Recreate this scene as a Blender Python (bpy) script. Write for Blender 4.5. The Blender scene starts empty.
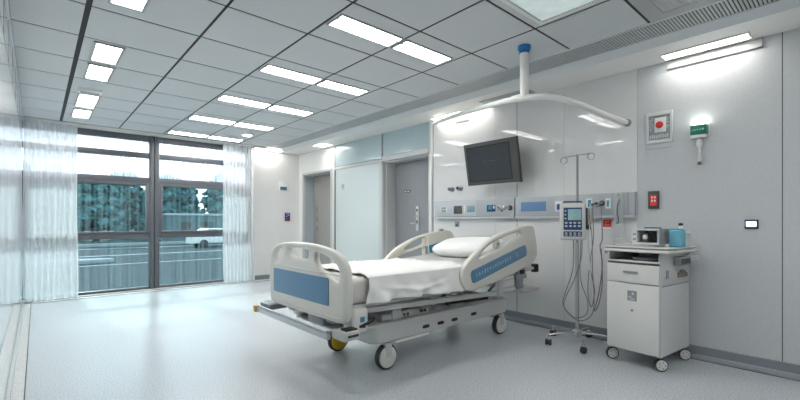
import bpy, bmesh, math, random
from mathutils import Vector, Matrix, noise
random.seed(7)
PI = math.pi
scene = bpy.context.scene
COL = scene.collection
ORIG = {}
MATS = {}

# ------------------------------------------------------------------ materials
def mat(name, col, rough=.5, metal=0, coat=0, coat_rough=.05, speck=0, speck_scale=300, bump=0, bump_scale=60,
        emit=None, strength=0, alpha=1, trans=0, spec=.5, sheen=0):
    if name in MATS: return MATS[name]
    m = bpy.data.materials.new(name); m.use_nodes = True
    nt = m.node_tree; b = nt.nodes['Principled BSDF']
    b.inputs['Base Color'].default_value = (*col, 1)
    b.inputs['Roughness'].default_value = rough
    b.inputs['Metallic'].default_value = metal
    b.inputs['Coat Weight'].default_value = coat
    b.inputs['Coat Roughness'].default_value = coat_rough
    b.inputs['Transmission Weight'].default_value = trans
    b.inputs['Specular IOR Level'].default_value = spec
    b.inputs['Alpha'].default_value = alpha
    if emit:
        b.inputs['Emission Color'].default_value = (*emit, 1)
        b.inputs['Emission Strength'].default_value = strength
    tc = nt.nodes.new('ShaderNodeTexCoord')
    n = nt.nodes.new('ShaderNodeTexNoise'); n.inputs['Scale'].default_value = speck_scale
    n.inputs['Detail'].default_value = 3
    nt.links.new(tc.outputs['Object'], n.inputs['Vector'])
    r = nt.nodes.new('ShaderNodeValToRGB')
    s = speck if speck else .015
    r.color_ramp.elements[0].position = .35; r.color_ramp.elements[1].position = .65
    r.color_ramp.elements[0].color = (*[c*(1-s) for c in col], 1)
    r.color_ramp.elements[1].color = (*[min(1, c*(1+s)) for c in col], 1)
    nt.links.new(n.outputs['Fac'], r.inputs['Fac'])
    nt.links.new(r.outputs['Color'], b.inputs['Base Color'])
    if bump:
        n2 = nt.nodes.new('ShaderNodeTexNoise'); n2.inputs['Scale'].default_value = bump_scale
        nt.links.new(tc.outputs['Object'], n2.inputs['Vector'])
        bp = nt.nodes.new('ShaderNodeBump'); bp.inputs['Strength'].default_value = bump
        bp.inputs['Distance'].default_value = .01
        nt.links.new(n2.outputs['Fac'], bp.inputs['Height'])
        nt.links.new(bp.outputs['Normal'], b.inputs['Normal'])
    MATS[name] = m
    return m

def glass_mat(name, tint, streaks=0, gloss=.1, veil=0, veil_col=(.9, .95, 1), scale=40):
    """Thin clear glass: tinted transparency, a mirror share by fresnel, vertical milky streaks."""
    m = bpy.data.materials.new(name); m.use_nodes = True
    nt = m.node_tree; nt.nodes.clear()
    out = nt.nodes.new('ShaderNodeOutputMaterial')
    tr = nt.nodes.new('ShaderNodeBsdfTransparent'); tr.inputs['Color'].default_value = (*tint, 1)
    df = nt.nodes.new('ShaderNodeBsdfTranslucent'); df.inputs['Color'].default_value = (*veil_col, 1)
    gl = nt.nodes.new('ShaderNodeBsdfGlossy'); gl.inputs['Roughness'].default_value = .02
    fr = nt.nodes.new('ShaderNodeFresnel'); fr.inputs['IOR'].default_value = 1.45
    tc = nt.nodes.new('ShaderNodeTexCoord')
    mp = nt.nodes.new('ShaderNodeMapping'); mp.inputs['Scale'].default_value = (1, 1, .015)
    no = nt.nodes.new('ShaderNodeTexNoise'); no.inputs['Scale'].default_value = scale; no.inputs['Detail'].default_value = 4
    rp = nt.nodes.new('ShaderNodeMapRange')
    rp.inputs['From Min'].default_value = .4; rp.inputs['From Max'].default_value = .7
    rp.inputs['To Min'].default_value = veil; rp.inputs['To Max'].default_value = veil+streaks
    nt.links.new(tc.outputs['Object'], mp.inputs['Vector']); nt.links.new(mp.outputs['Vector'], no.inputs['Vector'])
    nt.links.new(no.outputs['Fac'], rp.inputs['Value'])
    m1 = nt.nodes.new('ShaderNodeMixShader'); m2 = nt.nodes.new('ShaderNodeMixShader')
    nt.links.new(rp.outputs['Result'], m1.inputs['Fac'])
    nt.links.new(tr.outputs[0], m1.inputs[1]); nt.links.new(df.outputs[0], m1.inputs[2])
    nt.links.new(fr.outputs[0], m2.inputs['Fac'])
    nt.links.new(m1.outputs[0], m2.inputs[1]); nt.links.new(gl.outputs[0], m2.inputs[2])
    nt.links.new(m2.outputs[0], out.inputs[0])
    return m

def sheer_mat(name, col, clear):
    m = bpy.data.materials.new(name); m.use_nodes = True
    nt = m.node_tree; nt.nodes.clear()
    out = nt.nodes.new('ShaderNodeOutputMaterial')
    tr = nt.nodes.new('ShaderNodeBsdfTransparent')
    tl = nt.nodes.new('ShaderNodeBsdfTranslucent'); tl.inputs['Color'].default_value = (*col, 1)
    df = nt.nodes.new('ShaderNodeBsdfDiffuse'); df.inputs['Color'].default_value = (*col, 1)
    a = nt.nodes.new('ShaderNodeMixShader'); a.inputs['Fac'].default_value = .5
    b = nt.nodes.new('ShaderNodeMixShader')
    lw = nt.nodes.new('ShaderNodeLayerWeight'); lw.inputs['Blend'].default_value = .35
    mr = nt.nodes.new('ShaderNodeMapRange'); mr.inputs['To Min'].default_value = 1-clear; mr.inputs['To Max'].default_value = 1
    nt.links.new(lw.outputs['Facing'], mr.inputs['Value'])
    nt.links.new(tl.outputs[0], a.inputs[1]); nt.links.new(df.outputs[0], a.inputs[2])
    nt.links.new(mr.outputs[0], b.inputs['Fac'])
    nt.links.new(tr.outputs[0], b.inputs[1]); nt.links.new(a.outputs[0], b.inputs[2])
    nt.links.new(b.outputs[0], out.inputs[0])
    return m

WALL = mat('wall_white', (.74, .74, .73), .5, speck=.02, speck_scale=120)
PANEL = mat('wall_panel_gloss', (.70, .70, .70), .7, coat=.6, coat_rough=.015, speck=.03, speck_scale=110)
PANELG = mat('wall_panel_grey', (.55, .57, .59), .42, coat=.05, coat_rough=.2, speck=.045, speck_scale=110)
LEFTW = mat('wall_left_gloss', (.80, .84, .86), .25, coat=1, coat_rough=.03, speck=.01)
SEAM = mat('seam_dark', (.06, .065, .07), .6)
SEAML = mat('seam_light', (.28, .29, .30), .5)
FLOORM = mat('floor_vinyl', (.50, .535, .565), .22, speck=.24, speck_scale=110, bump=.04, bump_scale=250, spec=.6)
BORDER = mat('floor_border', (.62, .63, .63), .35, speck=.25, speck_scale=160)
BASEB = mat('skirting_grey', (.22, .25, .28), .35, speck=.05)
STEEL = mat('steel_strip', (.75, .76, .78), .2, metal=1)
TILE = mat('ceiling_tile', (.60, .625, .635), .7, speck=.05, speck_scale=150)
BLACK = mat('black_matt', (.012, .012, .014), .6)
SOFF = mat('soffit_white', (.82, .81, .79), .5)
SOFFE = mat('soffit_edge', (.66, .69, .71), .5)
EM = mat('lamp_white', (1, 1, 1), .5, emit=(1, .99, .96), strength=8)
EMS = mat('lamp_soffit', (1, 1, 1), .5, emit=(1, .96, .88), strength=5.5)
WHITE = mat('white_plastic', (.80, .80, .78), .35)
LAMPF = mat('lamp_frame', (.42, .43, .43), .5)
FRAME = mat('window_frame_grey', (.105, .115, .13), .4, speck=.03)
CASE = mat('casing_grey', (.55, .56, .56), .3, coat=.2)
DOORA = mat('door_beige', (.32, .31, .295), .5, speck=.04)
DOORB = mat('door_grey', (.27, .28, .295), .45, speck=.05)
REVEAL = mat('reveal_bluegrey', (.42, .47, .50), .4)
FROST = mat('frosted_glass', (.60, .66, .66), .3, coat=1, coat_rough=.06)
FROSTB = mat('frosted_blue', (.42, .53, .56), .4, coat=.5, coat_rough=.1, speck=.04, speck_scale=60)
BEDP = mat('bed_plastic', (.66, .645, .60), .38, coat=.1)
BEDC = mat('bed_cream', (.74, .72, .64), .38)
BEDG = mat('bed_metal_paint', (.50, .505, .50), .35, coat=.2)
BEDD = mat('bed_tray_dark', (.20, .215, .23), .25, metal=.4)
BLUE = mat('blue_inlay', (.10, .235, .38), .4)
BLUEB = mat('blue_bright', (.03, .28, .45), .4)
BLUEM = mat('blue_marks', (.48, .62, .70), .4)
RUB = mat('rubber', (.03, .032, .036), .6)
HUBG = mat('hub_grey', (.62, .62, .60), .4)
YEL = mat('yellow', (.72, .50, .03), .4)
AMB = mat('amber', (.62, .32, .02), .4)
MATTR = mat('mattress', (.62, .60, .57), .7, bump=.1)
LINEN = mat('linen', (.83, .83, .82), .85, bump=.12, bump_scale=90)
PILL = mat('pillow_linen', (.86, .86, .85), .85, bump=.15, bump_scale=40)
CHROME = mat('chrome', (.62, .63, .64), .2, metal=1)
STEELD = mat('dark_steel', (.30, .31, .32), .3, metal=.9)
ALU = mat('aluminium', (.5, .52, .54), .35, metal=.8)
CARTW = mat('cart_cream', (.66, .66, .64), .4)
CARTS = mat('cart_side', (.57, .585, .585), .45)
CARTT = mat('cart_top', (.70, .70, .69), .25)
DARK = mat('dark_plastic', (.05, .053, .06), .4)
MID = mat('mid_grey', (.27, .29, .31), .45)
TVB = mat('tv_bezel', (.06, .062, .063), .45)
TVS = mat('tv_screen', (.02, .027, .034), .38)
RAILP = mat('headwall_panel', (.42, .45, .48), .35, coat=.2, speck=.03)
RAILL = mat('headwall_light', (.50, .53, .56), .35)
RED = mat('red_paint', (.62, .02, .02), .4)
REDE = mat('red_lit', (.40, .02, .02), .4, emit=(1, .08, .05), strength=.1)
GREEN = mat('green_sign', (.01, .20, .13), .35)
LCD = mat('lcd_teal', (.26, .42, .43), .3, emit=(.45, .75, .78), strength=.03)
LCDW = mat('lcd_white', (.85, .88, .9), .3, emit=(.95, .98, 1), strength=.8)
SILV = mat('silver', (.62, .63, .63), .35, metal=.3)
BOT = mat('bottle_blue', (.16, .50, .66), .2, alpha=.8)
JAR = mat('jar_clear', (.62, .76, .76), .12, alpha=.5)
CLEAR = mat('clear_plastic', (.68, .72, .74), .15, alpha=.38)
TUBE = mat('grey_cable', (.20, .21, .22), .5)
TUBEL = mat('clear_tube', (.62, .64, .65), .3)
BLUEC = mat('blue_collar', (.01, .16, .48), .35)
NAVY = mat('navy', (.02, .05, .14), .4)
LEAF = mat('leaf', (.06, .14, .15), .9, spec=.1, speck=.6, speck_scale=3)
BARK = mat('bark', (.10, .08, .06), .9)
ASPH = mat('asphalt', (.045, .058, .068), .9, spec=.08, speck=.5, speck_scale=14)
KERB = mat('kerb_pale', (.30, .33, .35), .8)
CONC = mat('concrete', (.42, .46, .48), .8, speck=.06, speck_scale=3)
GPANE = glass_mat('glass_lower', (.62, .71, .715), streaks=.14, veil=.0, veil_col=(.26, .40, .42), scale=30)
GTOP = glass_mat('glass_upper', (.82, .87, .90), streaks=.75, veil=.12, veil_col=(.50, .58, .62), scale=80)
SHEER = sheer_mat('sheer_curtain', (.88, .89, .91), .30)

# ------------------------------------------------------------------ mesh helpers
def box(bm, a, b, bev=0, seg=2, M=None):
    x0, y0, z0 = [min(a[i], b[i]) for i in range(3)]; x1, y1, z1 = [max(a[i], b[i]) for i in range(3)]
    v = [bm.verts.new(p) for p in ((x0,y0,z0),(x1,y0,z0),(x1,y1,z0),(x0,y1,z0),(x0,y0,z1),(x1,y0,z1),(x1,y1,z1),(x0,y1,z1))]
    fs = [bm.faces.new([v[i] for i in q]) for q in ((0,3,2,1),(4,5,6,7),(0,1,5,4),(1,2,6,5),(2,3,7,6),(3,0,4,7))]
    if M:
        for q in v: q.co = M @ q.co
    if bev:
        es = list({e for f in fs for e in f.edges})
        bmesh.ops.bevel(bm, geom=es, offset=min(bev, .49*min(x1-x0, y1-y0, z1-z0)), segments=seg, affect='EDGES', profile=.5)
    return bm

def nb(*a, **k): return box(bmesh.new(), *a, **k)

def tube(bm, pts, r, n=10, smooth=0, caps=True):
    pts = [Vector(p) for p in pts]
    if smooth: pts = catmull(pts, smooth)
    rings = []; up = None
    for i, p in enumerate(pts):
        t = (pts[min(i+1, len(pts)-1)]-pts[max(i-1, 0)]).normalized()
        if up is None: up = t.orthogonal().normalized()
        up = (up - t*up.dot(t)).normalized(); s = t.cross(up)
        rr = r[i] if isinstance(r, (list, tuple)) else r
        rings.append([bm.verts.new(p+(up*math.cos(a)+s*math.sin(a))*rr) for a in [2*PI*k/n for k in range(n)]])
    for A, B in zip(rings, rings[1:]):
        for k in range(n): bm.faces.new((A[k], A[(k+1) % n], B[(k+1) % n], B[k]))
    if caps: bm.faces.new(rings[0][::-1]); bm.faces.new(rings[-1])
    return bm

def nt_(*a, **k): return tube(bmesh.new(), *a, **k)

def catmull(P, n):
    out = []
    for i in range(len(P)-1):
        p0, p1, p2, p3 = P[max(i-1, 0)], P[i], P[i+1], P[min(i+2, len(P)-1)]
        for k in range(n):
            t = k/n
            out.append(.5*((2*p1)+(p2-p0)*t+(2*p0-5*p1+4*p2-p3)*t*t+(3*p1-p0-3*p2+p3)*t**3))
    out.append(P[-1]); return out

def lathe(bm, prof, c, axis='Z', n=24):
    """prof: (radius, height) pairs around axis through c"""
    c = Vector(c); rings = []
    for r, h in prof:
        ring = []
        for k in range(n):
            a = 2*PI*k/n; u, w = r*math.cos(a), r*math.sin(a)
            ring.append(bm.verts.new(c+Vector({'Z': (u, w, h), 'Y': (w, h, u), 'X': (h, u, w)}[axis])))
        rings.append(ring)
    for A, B in zip(rings, rings[1:]):
        for k in range(n): bm.faces.new((A[k], A[(k+1) % n], B[(k+1) % n], B[k]))
    bm.faces.new(rings[0][::-1]); bm.faces.new(rings[-1])
    bmesh.ops.recalc_face_normals(bm, faces=bm.faces)
    return bm

def chaikin(P, n=2):
    for _ in range(n):
        Q = []
        for i in range(len(P)):
            a, b = P[i], P[(i+1) % len(P)]
            Q += [(a[0]*.75+b[0]*.25, a[1]*.75+b[1]*.25), (a[0]*.25+b[0]*.75, a[1]*.25+b[1]*.75)]
        P = Q
    return P

def plate(outer, holes, thick, bev, plane, pos):
    """A slab with holes. plane 'YZ': (u,v)=(Y,Z) at X=pos; 'XZ': (X,Z) at Y=pos; 'XY': (X,Y) at Z=pos. Centred on pos."""
    cu = bpy.data.curves.new('tmp', 'CURVE'); cu.dimensions = '2D'; cu.fill_mode = 'BOTH'
    cu.extrude = max(thick/2-bev, .0001); cu.bevel_depth = bev; cu.bevel_resolution = 2; cu.offset = -bev
    for P in [outer]+list(holes):
        s = cu.splines.new('POLY'); s.points.add(len(P)-1); s.use_cyclic_u = True
        for q, (u, v) in zip(s.points, P): q.co = (u, v, 0, 1)
    ob = bpy.data.objects.new('tmp', cu); COL.objects.link(ob)
    bpy.context.view_layer.update()
    me = bpy.data.meshes.new_from_object(ob.evaluated_get(bpy.context.evaluated_depsgraph_get()))
    bpy.data.objects.remove(ob); bpy.data.curves.remove(cu)
    bm = bmesh.new(); bm.from_mesh(me); bpy.data.meshes.remove(me)
    for v in bm.verts:
        u, w, t = v.co
        v.co = {'YZ': (pos+t, u, w), 'XZ': (u, pos+t, w), 'XY': (u, w, pos+t)}[plane]
    bmesh.ops.remove_doubles(bm, verts=bm.verts, dist=.00005)
    bmesh.ops.recalc_face_normals(bm, faces=bm.faces)
    return bm

def rrect(u0, v0, u1, v1, r, n=4):
    P = []
    for cx, cy, a0 in ((u1-r, v1-r, 0), (u0+r, v1-r, PI/2), (u0+r, v0+r, PI), (u1-r, v0+r, 3*PI/2)):
        for k in range(n+1):
            a = a0+PI/2*k/n; P.append((cx+r*math.cos(a), cy+r*math.sin(a)))
    return P

def grid(bm, f, nu, nv, closed=False):
    V = [[bm.verts.new(f(i/nu, j/nv)) for j in range(nv+1)] for i in range(nu+1)]
    for i in range(nu):
        for j in range(nv): bm.faces.new((V[i][j], V[i+1][j], V[i+1][j+1], V[i][j+1]))
    return bm

# ------------------------------------------------------------------ object helpers
def tag(o, label=None, cat=None, group=None, kind=None):
    if label: o['label'] = label
    if cat: o['category'] = cat
    if group: o['group'] = group
    if kind: o['kind'] = kind
    return o

def thing(name, label, cat, loc=(0, 0, 0), rot=0, group=None, local=False):
    o = bpy.data.objects.new(name, None); COL.objects.link(o)
    o.empty_display_size = .1; o.location = loc; o.rotation_euler = (0, 0, rot)
    ORIG[o.name] = Vector((0, 0, 0)) if (local or rot) else Vector(loc)
    return tag(o, label, cat, group)

def obj(name, bm, m, parent=None, label=None, angle=40):
    me = bpy.data.meshes.new(name)
    if parent is None:
        xs = [v.co.copy() for v in bm.verts]
        o0 = Vector(((min(v.x for v in xs)+max(v.x for v in xs))/2, (min(v.y for v in xs)+max(v.y for v in xs))/2, min(v.z for v in xs)))
    else: o0 = ORIG[parent.name]
    for v in bm.verts: v.co -= o0
    bm.to_mesh(me); bm.free()
    for p in me.polygons: p.use_smooth = True
    me.set_sharp_from_angle(angle=math.radians(angle))
    me.materials.append(m)
    o = bpy.data.objects.new(name, me); COL.objects.link(o)
    if parent is None: o.location = o0
    else: o.parent = parent
    ORIG[o.name] = o0
    if label: o['label'] = label
    return o

def struct(name, bm, m, parent=None):
    o = obj(name, bm, m, parent)
    if parent is None: o['kind'] = 'structure'
    return o

def sthing(name, loc):
    o = bpy.data.objects.new(name, None); COL.objects.link(o); o.location = loc
    ORIG[o.name] = Vector(loc); o['kind'] = 'structure'; return o

def copy_tree(o, parent=None):
    c = o.copy(); COL.objects.link(c)
    if parent: c.parent = parent
    ORIG[c.name] = ORIG.get(o.name, Vector())
    for ch in list(o.children): copy_tree(ch, c)
    return c

XR, XL, YE, YB, HC, HS = 4.15, -.15, 7.9, -3.2, 2.60, 2.556

# ================================================================== SETTING
struct('floor', nb((XL-.1, YB-.1, -.1), (XR+.1, YE+.1, 0)), FLOORM)
# floor borders: pale vinyl strip along left wall and window, thin metal lines
bm = nb((XL+.022, YB, 0), (-.062, YE-.12, .003)); box(bm, (XL+.022, YE-.22, 0), (XR-.06, YE-.12, .003))
struct('trim_1', bm, BORDER)
bm = nb((-.064, YB, 0), (-.058, YE-.22, .004)); box(bm, (-.064, YE-.226, 0), (XR-.05, YE-.218, .004)); box(bm, (4.095, YB, 0), (4.101, YE-.3, .004))
struct('trim_2', bm, SEAM)
# left wall: glossy white panels with vertical seams
struct('wall_left', nb((XL-.1, YB, 0), (XL, YE+.1, HC+.1)), LEFTW)
bm = bmesh.new()
for k in range(18):
    y = -2.6+.605*k
    if y < YE-.2: box(bm, (XL, y-.002, 2.28), (XL+.0015, y+.002, HC))
box(bm, (XL, YB, 2.275), (XL+.0015, YE, 2.28))
struct('trim_3', bm, SEAML)
struct('baseboard_left', nb((XL, YB, 0), (XL+.022, YE-.1, .05), bev=.004), CASE)
# back wall behind the camera
struct('wall_back', nb((XL-.1, YB-.1, 0), (XR+.1, YB, HC+.1)), WALL)

# right wall with two recessed doors. Solid pieces between Y stations
def wallR(name, y0, y1, z0, z1, m, d=.35): return struct(name, nb((XR, y0, z0), (XR+d, y1, z1)), m)
bm = nb((XR, YB, 0), (XR+.35, .384, HC+.1)); box(bm, (XR, .39, 0), (XR+.35, 1.368, HC+.1)); box(bm, (XR+.004, .38, 0), (XR+.3, .395, HC))
struct('wall_right', bm, PANELG)
bm = nb((XR, 1.371, 0), (XR+.35, 2.072, HC+.1)); box(bm, (XR, 2.075, 0), (XR+.35, 2.634, HC+.1))
box(bm, (XR, 2.642, 0), (XR+.35, 2.931, HC+.1)); box(bm, (XR, 2.934, 0), (XR+.35, 3.97, HC+.1))
struct('wall_right_panels', bm, PANEL)
bm = bmesh.new()
for y0, y1 in ((.384, .390), (2.634, 2.642), (3.97, 3.985)): box(bm, (XR+.003, y0, 0), (XR+.01, y1, HC))
struct('trim_4', bm, SEAM)
bm = bmesh.new()
for y0, y1 in ((1.368, 1.371), (2.072, 2.075), (2.931, 2.934)): box(bm, (XR+.002, y0, 0), (XR+.01, y1, HC))
struct('trim_5', bm, SEAML)
# far piece of right wall, white, around first door
bm = nb((XR, 7.70, 0), (XR+.35, YE+.1, HC+.1)); box(bm, (XR, 6.53, 2.115), (XR+.35, 7.70, HC+.1)); box(bm, (XR, 6.53, 0), (XR+.35, 6.62, 2.115))
struct('wall_right_far', bm, WALL)
struct('wall_side', nb((XR+.3, 4.0, 0), (XR+.42, 8.0, HC+.1)), WALL)
# door casings
def casing(name, y0, y1, zt, w=.045, pr=.02):
    bm = nb((XR-pr, y0-w, 0), (XR+.02, y0, zt+w), bev=.004); box(bm, (XR-pr, y1, 0), (XR+.02, y1+w, zt+w), bev=.004)
    box(bm, (XR-pr, y0, zt), (XR+.02, y1, zt+w), bev=.004)
    return struct(name, bm, CASE)
casing('trim_6', 6.63, 7.68, 2.10)
# reveals (the deep door linings)
def reveal(name, y0, y1, zt, d=.25):
    bm = nb((XR+.02, y1-.012, 0), (XR+d, y1, zt)); box(bm, (XR+.02, y0, 0), (XR+d, y0+.012, zt)); box(bm, (XR+.02, y0+.012, zt-.012), (XR+d, y1-.012, zt))
    return struct(name, bm, REVEAL)
reveal('trim_7', 6.63, 7.68, 2.10)
# door 1
d1 = sthing('door_1', (XR+.25, 7.15, 0))
struct('door_leaf', nb((XR+.22, 6.645, .005), (XR+.26, 7.665, 2.085), bev=.003), DOORA, d1)
bm = nb((XR+.195, 6.78, .98), (XR+.22, 6.83, 1.22), bev=.006); tube(bm, [(XR+.20, 6.80, 1.10), (XR+.165, 6.80, 1.10), (XR+.165, 6.92, 1.10)], .011)
struct('door_handle', bm, CHROME, d1)
bm = bmesh.new()
for z in (.95, 1.15, 1.35): box(bm, (XR+.205, 7.50, z), (XR+.22, 7.53, z+.09), bev=.003)
struct('hinge', bm, MID, d1)
# frosted glass partition between the doors
w2 = sthing('window_2', (XR, 5.8, 0))
struct('glass_panel', nb((XR+.005, 5.18, .04), (XR+.05, 6.49, 2.10)), FROST, w2)
bm = nb((XR-.012, 6.49, 0), (XR+.06, 6.53, HS), bev=.004); box(bm, (XR-.012, 5.09, 0), (XR+.06, 5.18, 2.14), bev=.004)
box(bm, (XR-.012, 5.18, 2.10), (XR+.06, 6.49, 2.15), bev=.004); box(bm, (XR-.012, 5.18, 0), (XR+.06, 6.49, .04))
struct('window_frame', bm, CASE, w2)
bm = nb((XR-.0125, 6.486, 0), (XR+.055, 6.492, 2.1)); struct('gasket', bm, SEAM, w2)
bm = nb((XR+.002, 6.25, 1.74), (XR+.0055, 6.275, 1.82)); box(bm, (XR+.002, 6.20, 1.76), (XR+.0055, 6.225, 1.82)); box(bm, (XR+.002, 6.19, 1.72), (XR+.0055, 6.24, 1.735))
struct('room_mark', bm, MID, w2)
# transoms above
w3 = sthing('window_3', (XR, 5.2, 2.15))
struct('transom_pane', nb((XR+.005, 5.12, 2.16), (XR+.05, 6.49, HC)), FROSTB, w3)
struct('transom_pane', nb((XR+.005, 4.03, 2.19), (XR+.05, 5.09, HC)), FROSTB, w3)
struct('window_frame', nb((XR-.01, 5.09, 2.14), (XR+.06, 5.12, HC), bev=.003), MID, w3)
# second door (near)
bm = nb((XR-.012, 4.05, 2.11), (XR+.06, 5.09, 2.19), bev=.004); box(bm, (XR-.012, 4.03, 0), (XR+.06, 4.06, 2.11), bev=.003)
struct('trim_8', bm, CASE)
bm = nb((XR+.06, 5.06, 0), (XR+.27, 5.09, 2.11)); box(bm, (XR+.06, 4.03, 0), (XR+.27, 4.06, 2.11)); box(bm, (XR+.06, 4.06, 2.09), (XR+.27, 5.06, 2.11))
struct('trim_9', bm, CASE)
d2 = sthing('door_2', (XR+.27, 4.55, 0))
struct('door_leaf', nb((XR+.24, 4.065, .005), (XR+.28, 5.055, 2.085), bev=.003), DOORB, d2)
bm = nb((XR+.222, 4.50, 1.0), (XR+.24, 4.56, 1.38), bev=.006); tube(bm, [(XR+.225, 4.53, 1.12), (XR+.19, 4.53, 1.12), (XR+.19, 4.64, 1.12)], .011)
struct('lock_plate', bm, SILV, d2)
bm = nb((XR+.218, 4.515, 1.30), (XR+.224, 4.545, 1.34)); box(bm, (XR+.218, 4.515, 1.12), (XR+.224, 4.545, 1.16)); struct('lock_keyhole', bm, DARK, d2)
struct('lock_light', nb((XR+.217, 4.52, 1.22), (XR+.224, 4.54, 1.24)), RED, d2)
bm = nb((XR+.235, 4.70, 1.60), (XR+.2405, 4.84, 1.64)); struct('name_plate', bm, DARK, d2)
bm = nb((XR+.232, 4.72, 1.61), (XR+.2352, 4.76, 1.63)); box(bm, (XR+.232, 4.79, 1.61), (XR+.2352, 4.825, 1.63)); struct('plate_mark', bm, WHITE, d2)
struct('trim_10', nb((XR-.02, 3.985, 0), (XR+.05, 4.03, HS), bev=.004), WHITE)

# skirting on the right, with cove and highlight strip
bm = bmesh.new()
for y0, y1 in ((YB, 3.985), (7.73, YE)):
    prof = [(XR, .105), (XR-.012, .10), (XR-.012, .035), (XR-.03, .022), (XR-.045, .004), (XR-.045, 0), (XR, 0)]
    A = [bm.verts.new((x, y0, z)) for x, z in prof]; B = [bm.verts.new((x, y1, z)) for x, z in prof]
    for k in range(len(prof)): bm.faces.new((A[k], A[(k+1) % 7], B[(k+1) % 7], B[k]))
    bm.faces.new(A); bm.faces.new(B[::-1])
bmesh.ops.recalc_face_normals(bm, faces=bm.faces)
struct('baseboard_right', bm, BASEB)
struct('trim_11', nb((XR-.017, YB, .033), (XR-.011, 3.98, .039)), STEEL)

# window wall: white part between curtain and right corner, plus sill, header
bm = nb((3.12, YE, 0), (XR+.35, YE+.25, HC+.1)); box(bm, (XL-.1, YE, 2.58), (3.12, YE+.25, HC+.1)); box(bm, (XL-.1, YE+.0, -.1), (3.12, YE+.25, .0))
struct('wall_window', bm, WALL)
struct('baseboard_far', nb((3.12, YE-.015, 0), (XR, YE, .08), bev=.003), BASEB)
# window 1: frame, transoms, sashes, panes
w1 = sthing('window_1', (1.5, YE+.05, 0))
bm = bmesh.new()
F0, F1 = YE+.02, YE+.12
zs = [(0, .055), (.865, .955), (1.79, 1.88), (2.21, 2.29), (2.49, 2.58)]
for z0, z1 in zs: box(bm, (XL, F0+.01, z0), (3.12, F1, z1), bev=.006)
for x0, x1 in ((1.415, 1.475), (1.485, 1.555), (3.05, 3.12)): box(bm, (x0, F0-.02, 0), (x1, F1, 2.58), bev=.006)
struct('window_frame', bm, FRAME, w1)
for x0, x1 in ((XL, 1.415), (1.555, 3.05)):
    bm = bmesh.new()
    box(bm, (x0, F0-.01, .955), (x0+.05, F1-.02, 1.79), bev=.004); box(bm, (x1-.05, F0-.01, .955), (x1, F1-.02, 1.79), bev=.004)
    box(bm, (x0+.05, F0-.01, 1.74), (x1-.05, F1-.02, 1.79), bev=.004); box(bm, (x0+.05, F0-.01, .955), (x1-.05, F1-.02, .985), bev=.004)
    struct('window_sash', bm, FRAME, w1)
    for a, b in zip(zs, zs[1:]):
        top = a[0] > 1.5
        struct('window_pane', nb((x0, F1-.05, a[1]), (x1, F1-.044, b[0])), GTOP if top else GPANE, w1)
struct('window_sill', nb((XL, YE-.06, 0), (3.12, YE+.03, .018), bev=.004), CASE)['kind'] = 'structure'
bpy.data.objects['window_sill'].name = 'trim_12'

# ------------------------------------------------------------------ ceiling
xs = [XL, .243, .277, .957, .963, 1.567, 1.573, 2.187, 2.193, 2.807, 2.813, 3.36]
cols = [(XL+.012, .243), (.278, .950), (.970, 1.559), (1.579, 2.180), (2.200, 2.800), (2.820, 3.355)]
ys = [1.63+.605*k for k in range(-8, 11)]
bm = bmesh.new()
for cx0, cx1 in cols:
    for y in ys:
        y0, y1 = max(y, YB)+.0095, min(y+.605, YE-.19)-.0095
        if y1 > y0+.05: box(bm, (cx0, y0, HC), (cx1, y1, HC+.015))
struct('ceiling', bm, TILE)
struct('ceiling_backing', nb((XL-.1, YB-.1, HC+.003), (XR+.3, YE+.1, HC+.12)), BLACK)['kind'] = 'structure'
bpy.data.objects['ceiling_backing'].name = 'trim_13'
# curtain pocket strip next to window, left edge trim
struct('trim_14', nb((XL, YE-.19, HC-.012), (3.36, YE, HC+.02)), SOFF)
struct('trim_15', nb((XL, YB, HC-.006), (XL+.010, YE-.19, HC+.012)), SOFFE)
# soffit over the right wall: white underside with blue grey leading edge
struct('trim_16', nb((3.74, YB, HS), (XR, YE, HC+.03)), SOFF)
bm = bmesh.new()
P = [(3.655, HC), (3.74, HS), (3.74, HC+.02), (3.655, HC+.02)]
A = [bm.verts.new((x, YB, z)) for x, z in P]; B = [bm.verts.new((x, YE, z)) for x, z in P]
for k in range(4): bm.faces.new((A[k], A[(k+1) % 4], B[(k+1) % 4], B[k]))
bm.faces.new(A); bm.faces.new(B[::-1]); bmesh.ops.recalc_face_normals(bm, faces=bm.faces)
struct('trim_17', bm, SOFFE)

# linear air grille along the soffit
gr = thing('air_grille', 'long slatted grey air grille running along the ceiling beside the white soffit', 'air vent', (3.5, 2.4, HC))
bm = bmesh.new()
y = YB
while y < YE-.02:
    box(bm, (3.37, y, HC-.003), (3.645, y+.0135, HC+.004)); y += .0215
s = obj('slats', bm, mat('grille_slat', (.50, .53, .54), .45), gr)
bm = nb((3.356, YB, HC-.006), (3.37, YE, HC+.02)); box(bm, (3.645, YB, HC-.006), (3.656, YE, HC+.02))
for k in range(1, 3): box(bm, (3.37+.0917*k-.004, YB, HC+.004), (3.37+.0917*k+.004, YE, HC+.016))
obj('grille_frame', bm, SOFFE, gr)

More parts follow.
